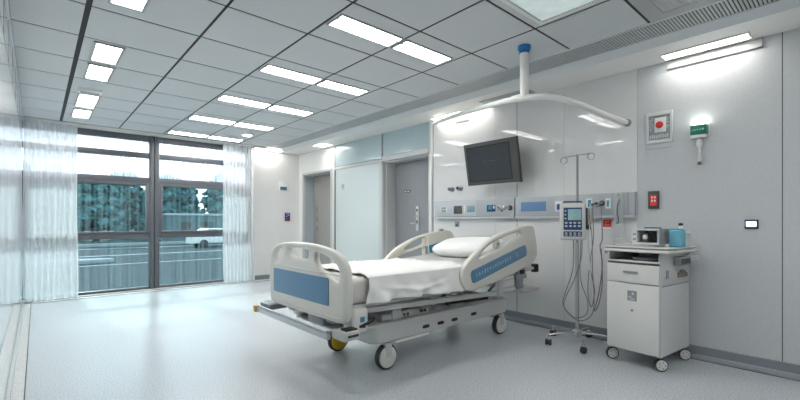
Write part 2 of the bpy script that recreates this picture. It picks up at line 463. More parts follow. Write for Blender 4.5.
# ------------------------------------------------------------------ ceiling lights
rows = [(2.40, 2.60), (3.62, 3.83), (4.83, 5.07), (6.02, 6.28), (7.28, 7.52)]
rown = ['nearest row', 'second row from the camera', 'third row from the camera', 'fourth row from the camera', 'row closest to the window']
def twin_light(x0, x1, y0, y1, lab, grp='long twin-strip ceiling lights'):
    t = thing('ceiling_light', lab, 'ceiling light', ((x0+x1)/2, (y0+y1)/2, HC), group=grp)
    ym = y0+(y1-y0)*.36
    bm = plate([(x0, y0), (x1, y0), (x1, y1), (x0, y1)], [[(x0+.012, y0+.012), (x1-.012, y0+.012), (x1-.012, ym-.009), (x0+.012, ym-.009)],
               [(x0+.012, ym+.009), (x1-.012, ym+.009), (x1-.012, y1-.012), (x0+.012, y1-.012)]], .012, .001, 'XY', HC-.006)
    obj('light_frame', bm, LAMPF, t)
    obj('diffuser', nb((x0+.012, y0+.012, HC-.006), (x1-.012, ym-.006, HC-.002)), EM, t)
    obj('diffuser', nb((x0+.012, ym+.006, HC-.006), (x1-.012, y1-.012, HC-.002)), EM, t)
    return t
for (y0, y1), rn in zip(rows, rown):
    twin_light(1.59, 2.175, y0, y1, 'left half of the bright long ceiling light in the '+rn)
    twin_light(2.205, 2.76, y0, y1, 'right half of the bright long ceiling light in the '+rn)
for y0, y1 in ((1.2, 1.4), (-.02, .18), (-1.22, -1.02), (-2.44, -2.24)):   # the rows go on behind the camera
    for x0, x1 in ((1.59, 2.175), (2.205, 2.76)) if y0 < 1 else ((1.59, 2.175),):
        twin_light(x0, x1, y0, y1, 'long ceiling light in the rows behind the camera')
sq = [(2.82, 3.27, 'square ceiling light cut by the top edge, near the thick black ceiling joint'),
      (4.10, 4.55, 'large square ceiling light, nearer of the middle pair beside the thick black joint'),
      (4.70, 5.16, 'smaller square ceiling light, farther of the middle pair beside the thick black joint'),
      (5.86, 6.50, 'square ceiling light just beyond the unlit white fitting'),
      (6.70, 7.20, 'square ceiling light closest to the window and left curtain')]
for y0, y1, lab in sq:
    t = thing('square_ceiling_light', lab, 'ceiling light', (.45, (y0+y1)/2, HC), group='square ceiling lights along the thick black joint')
    obj('light_frame', plate([(.345, y0-.02), (.555, y0-.02), (.555, y1+.02), (.345, y1+.02)], [[(.365, y0), (.535, y0), (.535, y1), (.365, y1)]], .014, .001, 'XY', HC-.007), LAMPF, t)
    obj('diffuser', nb((.365, y0, HC-.007), (.535, y1, HC-.002)), EM, t)
t = thing('ceiling_fitting', 'narrow white unlit fitting on the ceiling between the square lights', 'ceiling fitting', (.44, 5.68, HC))
obj('fitting_body', nb((.335, 5.60, HC-.03), (.545, 5.76, HC), bev=.008), WHITE, t)
obj('fitting_lens', nb((.355, 5.62, HC-.034), (.525, 5.74, HC-.029), bev=.002), LAMPF, t)

def soffit_light(x0, x1, y0, y1, lab):
    t = thing('soffit_light', lab, 'ceiling light', ((x0+x1)/2, (y0+y1)/2, HS), group='warm lights recessed in the soffit')
    obj('light_frame', plate([(x0-.012, y0-.015), (x1+.012, y0-.015), (x1+.012, y1+.015), (x0-.012, y1+.015)], [[(x0, y0), (x1, y0), (x1, y1), (x0, y1)]], .012, .001, 'XY', HS-.006), WHITE, t)
    obj('diffuser', nb((x0, y0, HS-.006), (x1, y1, HS-.002)), EMS, t)
soffit_light(3.955, 4.075, .56, 1.12, 'long white soffit light above the emergency light and alarm panel')
soffit_light(4.03, 4.11, 3.02, 3.90, 'narrow warm soffit strip light above the wall television')
soffit_light(3.82, 4.05, 6.42, 6.75, 'square soffit light above the far door')
t = thing('soffit_light', 'bright cove strip light over the white end wall by the right curtain', 'ceiling light', (3.65, 7.76, HS), group='warm lights recessed in the soffit')
obj('light_frame', plate([(3.13, 7.70), (3.74, 7.70), (3.74, 7.86), (3.13, 7.86)], [[(3.15, 7.72), (3.72, 7.72), (3.72, 7.84), (3.15, 7.84)]], .03, .001, 'XY', HC-.027), WHITE, t)
obj('diffuser', nb((3.15, 7.72, HC-.035), (3.72, 7.84, HC-.018)), EMS, t)
t = thing('light_housing', 'pale lamp housing board on the wall under the long soffit light', 'lamp housing', (4.13, .81, 2.48))
obj('board', nb((4.135, .50, 2.484), (XR, 1.13, HS-.001), bev=.004), CASE, t)
bm = nb((4.131, .50, 2.48), (XR, 1.13, 2.4845)); box(bm, (4.131, .495, 2.48), (XR, .50, HS-.001)); obj('board_edge', bm, MID, t)
tg = tag(obj('access_panel', nb((3.88, 2.35, HS-.006), (4.06, 2.98, HS), bev=.002), mat('access_grey', (.42, .43, .43), .5)), 'flat grey rectangular panel in the soffit behind the white boom pole', 'ceiling panel')
# dome lamp on ceiling near window
t = thing('ceiling_spotlight', 'small bright round spotlight on the ceiling before the window row of lights', 'spotlight', (2.58, 6.68, HC))
obj('spot_housing', lathe(bmesh.new(), [(.10, 0), (.10, -.02), (.085, -.045), (.07, -.045)], (2.58, 6.68, HC)), WHITE, t)
obj('spot_lens', lathe(bmesh.new(), [(.068, -.044), (.06, -.052), (.03, -.058)], (2.58, 6.68, HC)), EM, t)
# big frosted diffuser panel, cut by top edge
t = thing('ceiling_diffuser', 'large square frosted air diffuser panel in the ceiling at the top edge', 'ceiling panel', (2.47, 1.3, HC))
obj('diffuser_frame', plate([(2.20, 1.03), (2.76, 1.03), (2.76, 1.56), (2.20, 1.56)], [[(2.235, 1.065), (2.725, 1.065), (2.725, 1.525), (2.235, 1.525)]], .014, .003, 'XY', HC-.007), WHITE, t)
obj('frosted_sheet', nb((2.235, 1.065, HC-.006), (2.725, 1.525, HC-.001)), mat('frost_sheet', (.62, .70, .69), .3, speck=.10, speck_scale=7, emit=(.85, 1, .98), strength=.10), t)
bm = bmesh.new()
for k in range(26):
    y = 1.075+.0175*k; box(bm, (2.715, y, HC-.0145), (2.728, y+.007, HC-.013)); x = 2.245+.018*k
    if x < 2.70: box(bm, (x, 1.518, HC-.0145), (x+.007, 1.53, HC-.013))
obj('rivets', bm, MID, t)
# perforated vent
t = thing('perforated_vent', 'square white ceiling vent with a perforated middle beside the grille', 'air vent', (3.08, .7, HC))
holes = []
obj('vent_frame', plate([(2.83, .45), (3.34, .45), (3.34, 1.01), (2.83, 1.01)], [[(2.93, .55), (3.24, .55), (3.24, .91), (2.93, .91)]], .01, .002, 'XY', HC-.005), LAMPF, t)
bm = bmesh.new()
for i in range(24): box(bm, (2.93, .55+.0152*i, HC-.006), (3.24, .55+.0152*i+.0085, HC-.003))
for i in range(20): box(bm, (2.932+.0157*i, .55, HC-.005), (2.932+.0157*i+.007, .91, HC-.002))
obj('perforated_plate', bm, CASE, t)

# ------------------------------------------------------------------ curtains
def curtain(x0, x1, y, z0, z1, n, amp, lab, seed):
    rnd = random.Random(seed); ph = [rnd.uniform(.7, 1.3) for _ in range(n+2)]
    cum = [0]
    for p in ph: cum.append(cum[-1]+p)
    def f(u, v):
        k = u*n; i = min(int(k), n-1); fr = (cum[i]+(k-i)*ph[i])/cum[n]
        a = amp*(.75+.5*v)*ph[i]
        return (x0+(x1-x0)*fr+.012*math.sin(7*v+i)*v, y+a*math.sin(2*PI*k)+.008*math.sin(5*v+i*1.7), z1+(z0-z1)*v)
    t = thing('sheer_curtain', lab, 'curtain', ((x0+x1)/2, y, z0), group='sheer white window curtains')
    obj('cloth', grid(bmesh.new(), f, n*10, 14), SHEER, t, angle=180)
    def f2(u, v):
        p = Vector(f(u, v*.03)); p.y -= .004; return p
    obj('heading_tape', grid(bmesh.new(), f2, n*10, 1), SHEER, t, angle=180)
    def f3(u, v):
        p = Vector(f(u, 1-v*.02)); p.y -= .003; return p
    obj('hem', grid(bmesh.new(), f3, n*10, 1), SHEER, t, angle=180)
curtain(-.146, .455, 7.78, .015, 2.575, 9, .026, 'sheer white pleated curtain in the left corner of the window', 3)
curtain(2.56, 3.14, 7.78, .015, 2.575, 9, .026, 'sheer white pleated curtain on the right side of the window', 5)
t = thing('curtain_track', 'slim white curtain track on the ceiling along the window', 'curtain rail', (1.5, 7.78, 2.575))
obj('track', nb((XL+.01, 7.768, 2.574), (3.13, 7.792, HC-.012), bev=.003), WHITE, t)
for k in range(5): obj('glider', nb((.6+.45*k, 7.776, 2.566), (.61+.45*k, 7.784, 2.576)), WHITE, t)

# ------------------------------------------------------------------ outside
o = obj('ground_outside', nb((-40, YE+.3, -.5), (60, 90, -.35)), ASPH); o['kind'] = 'structure'; o.name = 'ground'
bm = bmesh.new()
for y, w in ((17, .18), (21.5, .35), (27, .4)): box(bm, (-30, y, -.35), (45, y+w, -.34))
tag(obj('road_marking', bm, KERB), 'pale painted lines crossing the grey asphalt outside', 'road marking')
tag(obj('kerb', nb((-30, 29.2, -.35), (50, 29.5, -.15), bev=.03), KERB), 'long pale kerb beyond the asphalt outside the window', 'kerb')
tag(obj('grass_strip', nb((-40, 32.6, -.35), (60, 46, -.2)), mat('grass', (.04, .09, .09), .9, speck=.4, speck_scale=3)), 'dark green verge under the trees outside', 'grass', kind='stuff')
def tree(x, y, h, w, seed, lab):
    t = thing('tree', lab, 'tree', (x, y, -.2), group='row of dark trees outside the window')
    rnd = random.Random(seed)
    obj('trunk', nt_([(x, y, -.2), (x+.1, y, h*.3), (x, y, h*.7)], [.22, .16, .05]), BARK, t)
    bm = bmesh.new()
    for k in range(150):
        a = rnd.uniform(0, 2*PI); zz = rnd.uniform(.12, 1); rr = (w-.2)*(1-.6*zz**3)*rnd.uniform(.3, 1)
        c = Vector((x+rr*math.cos(a), y+rr*math.sin(a)*.7, h*zz)); s = rnd.uniform(.22, .5)
        M = Matrix.Translation(c) @ Matrix.Rotation(rnd.uniform(0, 6), 4, 'Z') @ Matrix.Diagonal((s, s*.8, s*.7, 1))
        ret = bmesh.ops.create_icosphere(bm, subdivisions=2, radius=1, matrix=M)
        for v in ret['verts']: v.co += Vector(noise.noise_vector(v.co*4.3))*.22
    obj('foliage', bm, LEAF, t)
TL = ['dark tree hidden mostly by the left curtain', 'dark tree at the edge of the left curtain', 'dark tree near the middle of the left pane', 'dark tree just left of the window mullion',
      'dark tree directly behind the window mullion', 'dark tree just right of the window mullion', 'dark tree in the middle of the right pane', 'dark tree beside the right curtain edge', 'dark tree behind the right curtain', 'dark tree furthest right beyond the curtain']
for k in range(10): tree(-3.2+2.05*k, 34 if k % 2 else 37.5, 4.0+.35*((k*5) % 3), 1.95, 20+k, TL[k])
# low pale building and parked white van
t = thing('site_building', 'low dark utility building seen through the right window pane', 'building', (8.2, 31.2, -.35))
obj('wall', nb((6.4, 30.4, -.35), (10.4, 32.0, 1.55)), mat('dark_wall', (.10, .16, .18), .8), t)
obj('roof', nb((6.3, 30.3, 1.55), (10.5, 32.1, 1.68)), CONC, t)
for x in (7.2, 8.5): obj('window', nb((x, 30.37, .5), (x+.8, 30.41, 1.1)), DARK, t)
t = thing('parked_car', 'small white car parked outside before the low building', 'car', (7.9, 25.5, -.35))
obj('body', plate([(6.5, -.12), (9.9, -.12), (9.95, .2), (9.6, .33), (9.1, .38), (8.6, .72), (7.3, .74), (6.8, .40), (6.5, .32)], [], 1.5, .08, 'XZ', 25.5), WHITE, t)
obj('windows', plate([(7.05, .42), (8.8, .42), (8.5, .66), (7.35, .68)], [], 1.53, .004, 'XZ', 25.5), DARK, t)
for x in (7.1, 9.2):
    for y in (24.8, 26.2): obj('wheel', lathe(bmesh.new(), [(.2, -.08), (.23, -.06), (.23, .06), (.2, .08)], (x, y, -.12), 'Y'), RUB, t)
tag(obj('traffic_island', plate(chaikin([(-1.5, 17.6), (1.6, 17.7), (2.3, 18.1), (1.4, 18.5), (-1.5, 18.6)], 2), [], .16, .04, 'XY', -.27), KERB), 'pale kerbed island on the asphalt beside the left curtain', 'traffic island')

# ================================================================== HOSPITAL BED
bed = thing('hospital_bed', 'wheeled hospital bed with cream plastic ends and blue inlays', 'bed', (2.75, 2.75, 0))
cast_parts = []
def caster(parent, x, y, r, w, hub, lab=None, sw=.05):
    fk = obj('caster', tube(nb((x-.03, y-w/2-.014, r*1.0), (x+.03, y+w/2+.014, 2*r+.012), bev=.006), [(x, y, 2*r), (x, y, 2*r+.03)], .014), BEDG, parent, lab)
    obj('tyre', lathe(bmesh.new(), [(r*.8, -w/2), (r*.96, -w/2+.004), (r, -w/4), (r, w/4), (r*.96, w/2-.004), (r*.8, w/2)], (x, y, r), 'Y', 32), RUB, fk)
    obj('wheel_hub', lathe(bmesh.new(), [(r*.45, -w/2-.012), (r*.78, -w/2-.009), (r*.84, -w/2+.001), (r*.84, w/2-.001), (r*.78, w/2+.009), (r*.45, w/2+.012)], (x, y, r), 'Y', 32), hub, fk)
    return fk
caster(bed, 2.03, 2.45, .10, .05, HUBG)
caster(bed, 3.53, 2.45, .10, .05, HUBG)
caster(bed, 2.00, 3.08, .10, .05, YEL, 'caster with yellow hub')
caster(bed, 3.53, 3.08, .10, .05, HUBG)
# lower chassis
bm = plate(rrect(1.86, 2.40, 3.62, 3.14, .07), [rrect(2.12, 2.50, 3.50, 3.04, .04)], .145, .012, 'XY', .297)
ch = obj('chassis', bm, BEDG, bed)
for x in (2.42, 2.60, 2.78, 3.05):
    obj('chassis_slot', plate(rrect(x-.040, .262+.01*(x > 3), x+.040, .290+.01*(x > 3), .0135), [], .004, .001, 'XZ', 2.399), BLACK, ch)
obj('chassis_tray', nb((2.10, 2.46, .24), (3.52, 3.08, .371)), BEDD, bed)
obj('chassis_step', nb((2.08, 2.385, .205), (2.45, 2.42, .225), bev=.006), CARTT, bed)
obj('black_rod', nt_([(2.9, 2.62, .378), (3.4, 2.50, .378), (3.52, 2.62, .378)], .008), BLACK, bed)
# lift boxes on the chassis
bm = nb((1.98, 2.44, .371), (2.38, 2.66, .43), bev=.012); box(bm, (2.08, 2.43, .37), (2.18, 2.50, .455), bev=.01); box(bm, (2.34, 2.45, .37), (2.50, 2.55, .415), bev=.008)
ab = obj('actuator_box', bm, BEDG, bed)
obj('actuator_cover', nb((2.10, 2.47, .43), (2.30, 2.60, .445), bev=.004), BLACK, ab)
for x in (2.2, 2.24, 2.40, 2.44): obj('actuator_vent', nb((x, 2.435, .39), (x+.02, 2.452, .41)), DARK, ab)
for x0, x1 in ((2.22, 2.5), (3.3, 3.05)):
    for y in (2.60, 2.94):
        obj('lift_arm', nt_([(x0, y, .35), (x1, y, .485)], .022, 8), BEDG, bed)
    obj('lift_shaft', nt_([(x0, 2.52, .372), (x0, 3.02, .372)], .018, 10), CHROME, bed)
# corner foot post with blue mark
fp = obj('foot_post', nb((1.60, 2.28, .37), (1.74, 2.42, .56), bev=.035, seg=4), CARTT, bed)
bm = nb((1.66, 2.275, .455), (1.695, 2.282, .49)); obj('post_mark', bm, BLUEB, fp)
obj('post_knob', nb((1.675, 2.272, .415), (1.70, 2.282, .435)), BLACK, fp)
obj('foot_post', nb((1.60, 3.04, .37), (1.74, 3.18, .56), bev=.035, seg=4), CARTT, bed)
bm = nb((1.60, 2.40, .355), (2.0, 3.10, .372), bev=.006); obj('foot_bracket', bm, BEDG, bed)
# upper frame, slightly lower towards the head
def beam(y, w=.035):
    bm = bmesh.new(); M = Matrix.Translation((1.70, 0, .520)) @ Matrix.Rotation(math.radians(2.2), 4, 'Y')
    box(bm, (0, y-w/2, -.021), (2.22, y+w/2, .021), bev=.007, M=M); return bm
obj('frame_beam', beam(2.335), BEDG, bed); obj('frame_beam', beam(3.16), BEDG, bed)
for x in (1.68, 2.45, 3.1, 3.8): obj('cross_beam', nb((x, 2.35, .505-.033*(x-1.62)-.02), (x+.05, 3.145, .505-.033*(x-1.62)+.02), bev=.006), BEDG, bed)
bm = nt_([(3.72, 2.33, .43), (4.0, 2.31, .425), (4.06, 2.38, .425), (4.07, 2.75, .425), (4.06, 3.12, .425), (4.0, 3.19, .425), (3.72, 3.17, .43)], .022, 10, smooth=5)
obj('head_bumper', bm, BEDG, bed)
# mattress platform
obj('platform', nb((1.62, 2.31, .545), (2.72, 3.17, .572), bev=.006), BEDG, bed)
TILT = math.radians(-4); HM = Matrix.Translation((2.72, 0, .56)) @ Matrix.Rotation(TILT, 4, 'Y')
bm = bmesh.new(); box(bm, (0, 2.31, -.014), (1.14, 3.17, .012), bev=.006, M=HM); obj('backrest_platform', bm, BEDG, bed)
# linkage under the head part
obj('backrest_strut', nt_([(3.28, 2.40, .47), (3.62, 2.40, .66)], .012), CHROME, bed)
obj('backrest_strut', nt_([(3.28, 3.08, .47), (3.62, 3.08, .66)], .012), CHROME, bed)
bm = nb((3.30, 2.28, .44), (3.36, 2.34, .58), bev=.01); box(bm, (3.34, 2.275, .47), (3.56, 2.33, .50), bev=.006)
obj('rail_bracket', bm, SILV, bed)
bm = nb((3.60, 2.27, .47), (3.69, 2.33, .66), bev=.012); box(bm, (3.56, 2.26, .57), (3.74, 2.30, .62), bev=.01); obj('rail_hinge', bm, MID, bed)
obj('rail_latch', nb((3.62, 2.255, .62), (3.70, 2.28, .66), bev=.008), BLACK, bed)
obj('rail_cover', nb((3.38, 2.30, .455), (3.59, 2.335, .575), bev=.015), CARTT, bed)
bm = nt_([(3.68, 2.30, .645), (3.93, 2.30, .655)], .016); box(bm, (3.72, 2.28, .655), (3.86, 2.31, .70), bev=.006)
obj('corner_bar', bm, SILV, bed)
obj('corner_roller', lathe(bmesh.new(), [(.03, -.042), (.04, -.035), (.04, .035), (.03, .042)], (3.955, 2.30, .655), 'Z'), BLACK, bed)
obj('corner_roller', lathe(bmesh.new(), [(.03, -.042), (.04, -.035), (.04, .035), (.03, .042)], (3.955, 3.20, .655), 'Z'), BLACK, bed)
obj('corner_bar', nt_([(3.68, 3.20, .645), (3.93, 3.20, .655)], .016), SILV, bed)
# bumper bar across the foot
bp = obj('foot_bumper', tube(nb((1.405, 2.30, .375), (1.44, 3.44, .42), bev=.008), [(1.41, 2.3, .43), (1.41, 3.4, .43)], .008), ALU, bed)
obj('end_cap', nb((1.395, 3.44, .37), (1.445, 3.485, .425), bev=.006), AMB, bp, 'amber plastic end cap')
bm = nb((1.44, 3.30, .40), (1.70, 3.36, .44), bev=.008); box(bm, (1.43, 3.24, .425), (1.56, 3.42, .46), bev=.01); obj('bumper_bracket', bm, MID, bed)
bm = nb((1.44, 2.31, .385), (1.70, 2.35, .42), bev=.008); obj('bumper_bracket', bm, MID, bed)
cb = obj('corner_bumper', nb((1.44, 2.15, .385), (1.57, 2.30, .445), bev=.014), BEDG, bed)
box_ = nb((1.47, 2.144, .41), (1.55, 2.152, .425), bev=.002); obj('bumper_slot', box_, BLACK, cb)
obj('foot_pedal', tube(nb((1.47, 2.17, .443), (1.56, 2.24, .455), bev=.004), [(1.60, 2.2, .45), (1.72, 2.22, .47), (1.76, 2.26, .47)], .010, smooth=4), BLACK, bed)
# footboard
outer = [(2.165, .60), (2.16, .70), (2.165, .80), (2.19, .865), (2.26, .925), (2.38, .962), (2.56, .985), (2.75, .992), (2.95, .99), (3.13, .975), (3.25, .94), (3.315, .89), (3.335, .82), (3.34, .70), (3.335, .56),
         (3.325, .505), (3.28, .475), (3.10, .47), (2.75, .47), (2.40, .475), (2.24, .475), (2.18, .51)]
h1 = [(3.10, .945), (3.205, .925), (3.25, .885), (3.255, .835), (3.24, .80), (3.13, .83), (3.085, .86), (3.08, .91)]
h2 = [(2.68, .945), (2.99, .95), (3.01, .92), (2.97, .885), (2.90, .872), (2.74, .868), (2.675, .88), (2.665, .92)]
h3 = [(2.60, .935), (2.44, .915), (2.32, .875), (2.265, .83), (2.26, .76), (2.29, .735), (2.40, .775), (2.50, .805), (2.56, .84)]
fb = obj('footboard', plate(chaikin(outer, 2), [chaikin(h1, 2), chaikin(h2, 2), chaikin(h3, 2)], .05, .018, 'YZ', 1.50), BEDP, bed)
obj('inlay_panel', plate(rrect(2.385, .575, 3.235, .765, .015), [], .006, .0015, 'YZ', 1.473), BLUE, fb, 'blue inlay panel')
rim = plate(rrect(2.20, .50, 3.30, .80, .05), [rrect(2.215, .515, 3.285, .785, .04)], .008, .003, 'YZ', 1.475); obj('raised_rim', rim, BEDP, fb)
bm = nb((1.52, 2.42, .44), (1.66, 2.50, .60), bev=.01); box(bm, (1.52, 3.0, .44), (1.66, 3.08, .60), bev=.01); obj('footboard_mount', bm, MID, fb)
obj('under_box', nb((1.60, 2.66, .36), (1.80, 2.90, .46), bev=.01), MID, bed)
# near side rail
R1 = [(2.69, .60), (2.664, .672), (2.677, .745), (2.73, .80), (2.825, .865), (3.04, .985), (3.208, 1.035), (3.404, 1.072), (3.60, 1.103), (3.745, 1.113), (3.80, 1.085), (3.83, 1.0), (3.862, .86), (3.855, .78), (3.79, .725), (3.404, .632), (2.95, .565), (2.80, .55), (2.72, .562)]
H1 = [(2.87, .83), (2.985, .912), (3.12, .962), (3.315, 1.008), (3.50, 1.042), (3.56, 1.045), (3.575, 1.015), (3.52, .995), (3.32, .935), (3.08, .868), (2.93, .825)]
sr = obj('side_rail', plate(chaikin(R1, 2), [chaikin(H1, 2)], .05, .018, 'XZ', 2.235), BEDP, bed)
def slant(x0, z0, x1, z1, h, r):
    L = math.hypot(x1-x0, z1-z0); a = math.atan2(z1-z0, x1-x0)
    return [(x0+u*math.cos(a)-v*math.sin(a), z0+u*math.sin(a)+v*math.cos(a)) for u, v in rrect(0, -h/2, L, h/2, r)]
obj('inlay_panel', plate(slant(2.775, .665, 3.64, .865, .115, .035), [], .006, .0015, 'XZ', 2.208), BLUE, sr, 'blue inlay panel with faint pale lettering')
rnd = random.Random(4); bm = bmesh.new(); a = math.atan2(.2, .865)
for k in range(19):
    if k in (14, 15, 17, 18): continue
    u = .07+.04*k
    M = Matrix.Translation((2.775+u*math.cos(a), 0, .665+u*math.sin(a))) @ Matrix.Rotation(-a, 4, 'Y')
    hgt = rnd.uniform(.012, .02)
    box(bm, (0, 2.2035, -hgt), (.005, 2.2055, hgt*.8), M=M); box(bm, (0, 2.2035, hgt*.5), (rnd.uniform(.012, .022), 2.2055, hgt*.8), M=M)
    if k % 2: box(bm, (.006, 2.2035, -.004), (.018, 2.2055, .001), M=M)
obj('rail_lettering', bm, BLUEM, sr)
obj('rail_divider', nb((3.14, 2.215, .90), (3.20, 2.255, 1.0), bev=.008), BEDP, sr)
obj('rail_release', nb((3.155, 2.205, .93), (3.185, 2.217, .955), bev=.003), MID, sr)
obj('rail_leg', nt_([(2.95, 2.27, .60), (2.95, 2.31, .52)], .015), SILV, sr)
obj('rail_leg', nt_([(3.60, 2.27, .72), (3.64, 2.31, .52)], .015), SILV, sr)
# far side rail: open bars and a control block with blue label
R2 = [(2.60, .60), (2.60, .70), (2.674, .755), (2.77, .83), (2.866, .888), (3.07, .966), (3.319, 1.02), (3.553, 1.045), (3.68, 1.04), (3.745, .99), (3.765, .88), (3.76, .72), (3.70, .66), (3.3, .60), (2.9, .57), (2.68, .565)]
H2a = [(2.93, .858), (3.06, .922), (3.19, .968), (3.235, .965), (3.235, .905), (3.20, .885), (3.05, .845), (2.96, .835)]
H2b = [(2.83, .765), (2.95, .805), (3.08, .825), (3.20, .858), (3.235, .85), (3.235, .73), (3.2, .69), (2.9, .66), (2.80, .68)]
H2c = [(2.72, .735), (2.80, .80), (2.83, .80), (2.76, .735)]
fr = obj('side_rail', plate(chaikin(R2, 2), [chaikin(H2a, 2), chaikin(H2b, 2)], .05, .018, 'XZ', 3.26), BEDC, bed)
obj('control_block', nb((3.29, 3.222, .73), (3.60, 3.238, .985), bev=.007), BEDC, fr)
obj('control_label', plate(slant(3.30, .835, 3.61, .892, .085, .012), [], .004, .001, 'XZ', 3.219), BLUEB, fr, 'bright blue label with white knob')
obj('control_knob', lathe(bmesh.new(), [(.03, 0), (.028, -.012), (.01, -.014)], (3.55, 3.217, .885), 'Y'), WHITE, fr)
bm = nb((3.50, 3.24, 1.035), (3.56, 3.27, 1.06), bev=.006); obj('rail_catch', bm, MID, fr)
# mattress, sheet and pillow
def mattress_bm():
    bm = nb((1.575, 2.30, .574), (2.72, 3.18, .752), bev=.045, seg=4); box(bm, (.0, 2.30, .014), (1.10, 3.18, .19), bev=.045, seg=4, M=HM); return bm
mt = thing('mattress', 'thick off-white mattress on the hospital bed, head end raised', 'mattress', (2.6, 2.74, .574))
obj('mattress_body', mattress_bm(), MATTR, mt)
bm = nb((2.69, 2.31, .60), (2.76, 3.17, .758), bev=.02, seg=3); obj('mattress_hinge', bm, MATTR, mt)
Y0, Y1 = 2.285, 3.195
def sheet(u, v):
    x = 1.735+1.03*u
    x -= .03*max(0, (.25-v)/.25)*(1 if u < .3 else 0)
    L1, L2, L3 = .195, Y1-Y0, .16
    s = v*(L1+L2+L3)
    rise = .0 if x < 2.70 else (x-2.70)*.07
    if s < L1:                                   # near hang
        k = 1-s/L1; hang = k
        swag = .016*math.sin(9*x+4*k*math.sin(3*x))*k+.016*math.sin(21*x+2+5*k)*k*k+.010*math.sin(38*x-6*k)*k
        swag += .022*max(0, math.sin(PI*(x-1.78)/.85))*math.exp(-((k-.35-.35*math.sin(PI*(x-1.78)/.85))/.10)**2)
        return Vector((x, Y0-.020-.012*k-swag, .765+rise-L1*k+.012*math.sin(4*x)*k))
    if s < L1+L2:
        t = (s-L1)/L2; e = min(t, 1-t); y = Y0-.018+(Y1-Y0+.036)*t
        rnd_ = .0 if e > .05 else -.022*(1-e/.05)**2
        z = .768+rise+rnd_
        q = x*1.0+(y-Y0)*.55
        z += .013*math.exp(-((math.sin(q*7.5)-.6)/.20)**2)*min(1, e*8)
        z += .009*math.exp(-((math.sin(q*12+1.3+2*y)-.5)/.2)**2)*min(1, e*8)
        z += .004*noise.noise(Vector((x*4, y*5, 0)))
        z += .006*math.exp(-((x-2.12-.25*(t-.5))/.02)**2)
        return Vector((x, y, z))
    k = (s-L1-L2)/L3
    return Vector((x, Y1+.018+.01*k+.008*math.sin(20*x)*k, .765+rise-L3*k))
bm = grid(bmesh.new(), sheet, 120, 130)
bmesh.ops.recalc_face_normals(bm, faces=bm.faces)
bmesh.ops.solidify(bm, geom=bm.faces[:], thickness=.003)
tag(obj('bed_sheet', bm, LINEN, angle=180), 'white creased bed sheet draped over the mattress and hanging down the near side', 'bed sheet')
# fitted cover over the raised head part
bm = bmesh.new()
def fitted(u, v):
    p = Vector((.0+1.06*u, 2.282+.916*v, .196+.004*noise.noise(Vector((u*6, v*7, 3)))))
    e = min(v, 1-v)
    if e < .03: p.z -= .03*(1-e/.03)
    return HM @ p
grid(bm, fitted, 40, 40); bmesh.ops.solidify(bm, geom=bm.faces[:], thickness=.003)
tag(obj('fitted_sheet', bm, LINEN, angle=180), 'white fitted sheet over the raised head of the mattress under the pillow', 'bed sheet')
def pillow(u, v):
    a = u*2*PI; b = (v-.5)*PI
    cx, sx = math.cos(a), math.sin(a); cb, sb = math.cos(b), math.sin(b)
    e = lambda t, p: math.copysign(abs(t)**p, t)
    x = .25*e(cx, .6)*e(cb, .6); y = .36*e(sx, .6)*e(cb, .6)
    c = 1-.55*min(1, (abs(x)/.25)**3*(abs(y)/.36)**3*1.2)
    z = .082*e(sb, .85)*c
    z += .008*noise.noise(Vector((x*9, y*9, z*4)))+.004*math.sin(18*y+12*x)*max(0, sb)
    x *= 1+.03*math.sin(5*y*8); return (x, y, z)
bm = grid(bmesh.new(), pillow, 64, 32); bmesh.ops.remove_doubles(bm, verts=bm.verts, dist=.0005)
bmesh.ops.recalc_face_normals(bm, faces=bm.faces)
PM = Matrix.Translation((3.33, 2.70, .885)) @ Matrix.Rotation(math.radians(-11), 4, 'Y') @ Matrix.Rotation(math.radians(8), 4, 'Z')
for v in bm.verts: v.co = PM @ v.co
tag(obj('pillow', bm, PILL, angle=180), 'plump white pillow lying at the head of the bed', 'pillow')

# ================================================================== CEILING BOOM
bo = thing('curtain_boom', 'white curved boom rail hung from a ceiling pole with blue collar', 'boom rail', (3.02, 1.85, HC))
obj('collar', lathe(bmesh.new(), [(.052, 0), (.054, -.025), (.050, -.034), (.042, -.040), (.042, -.062)], (3.02, 1.85, HC)), BLUEC, bo, 'bright blue ceiling collar')
obj('pole', nt_([(3.02, 1.85, HC-.05), (3.02, 1.85, 2.19)], .036, 20), WHITE, bo)
obj('pole_base', nb((2.98, 1.82, 2.172), (3.06, 1.96, 2.205), bev=.012), WHITE, bo)
path = [(4.14, 3.95, 2.515), (3.75, 3.278, 2.409), (3.45, 2.763, 2.325), (3.2, 2.347, 2.245), (3.06, 2.074, 2.20), (3.0, 1.878, 2.168), (3.05, 1.745, 2.163), (3.2, 1.67, 2.168), (3.5, 1.605, 2.155), (3.82, 1.555, 2.125), (4.13, 1.461, 2.075)]
obj('boom_rail', nt_(path, .025, 14, smooth=8), WHITE, bo)
obj('wall_flange', lathe(bmesh.new(), [(.034, -.02), (.034, 0)], (4.15, 1.455, 2.073), 'X'), MID, bo)

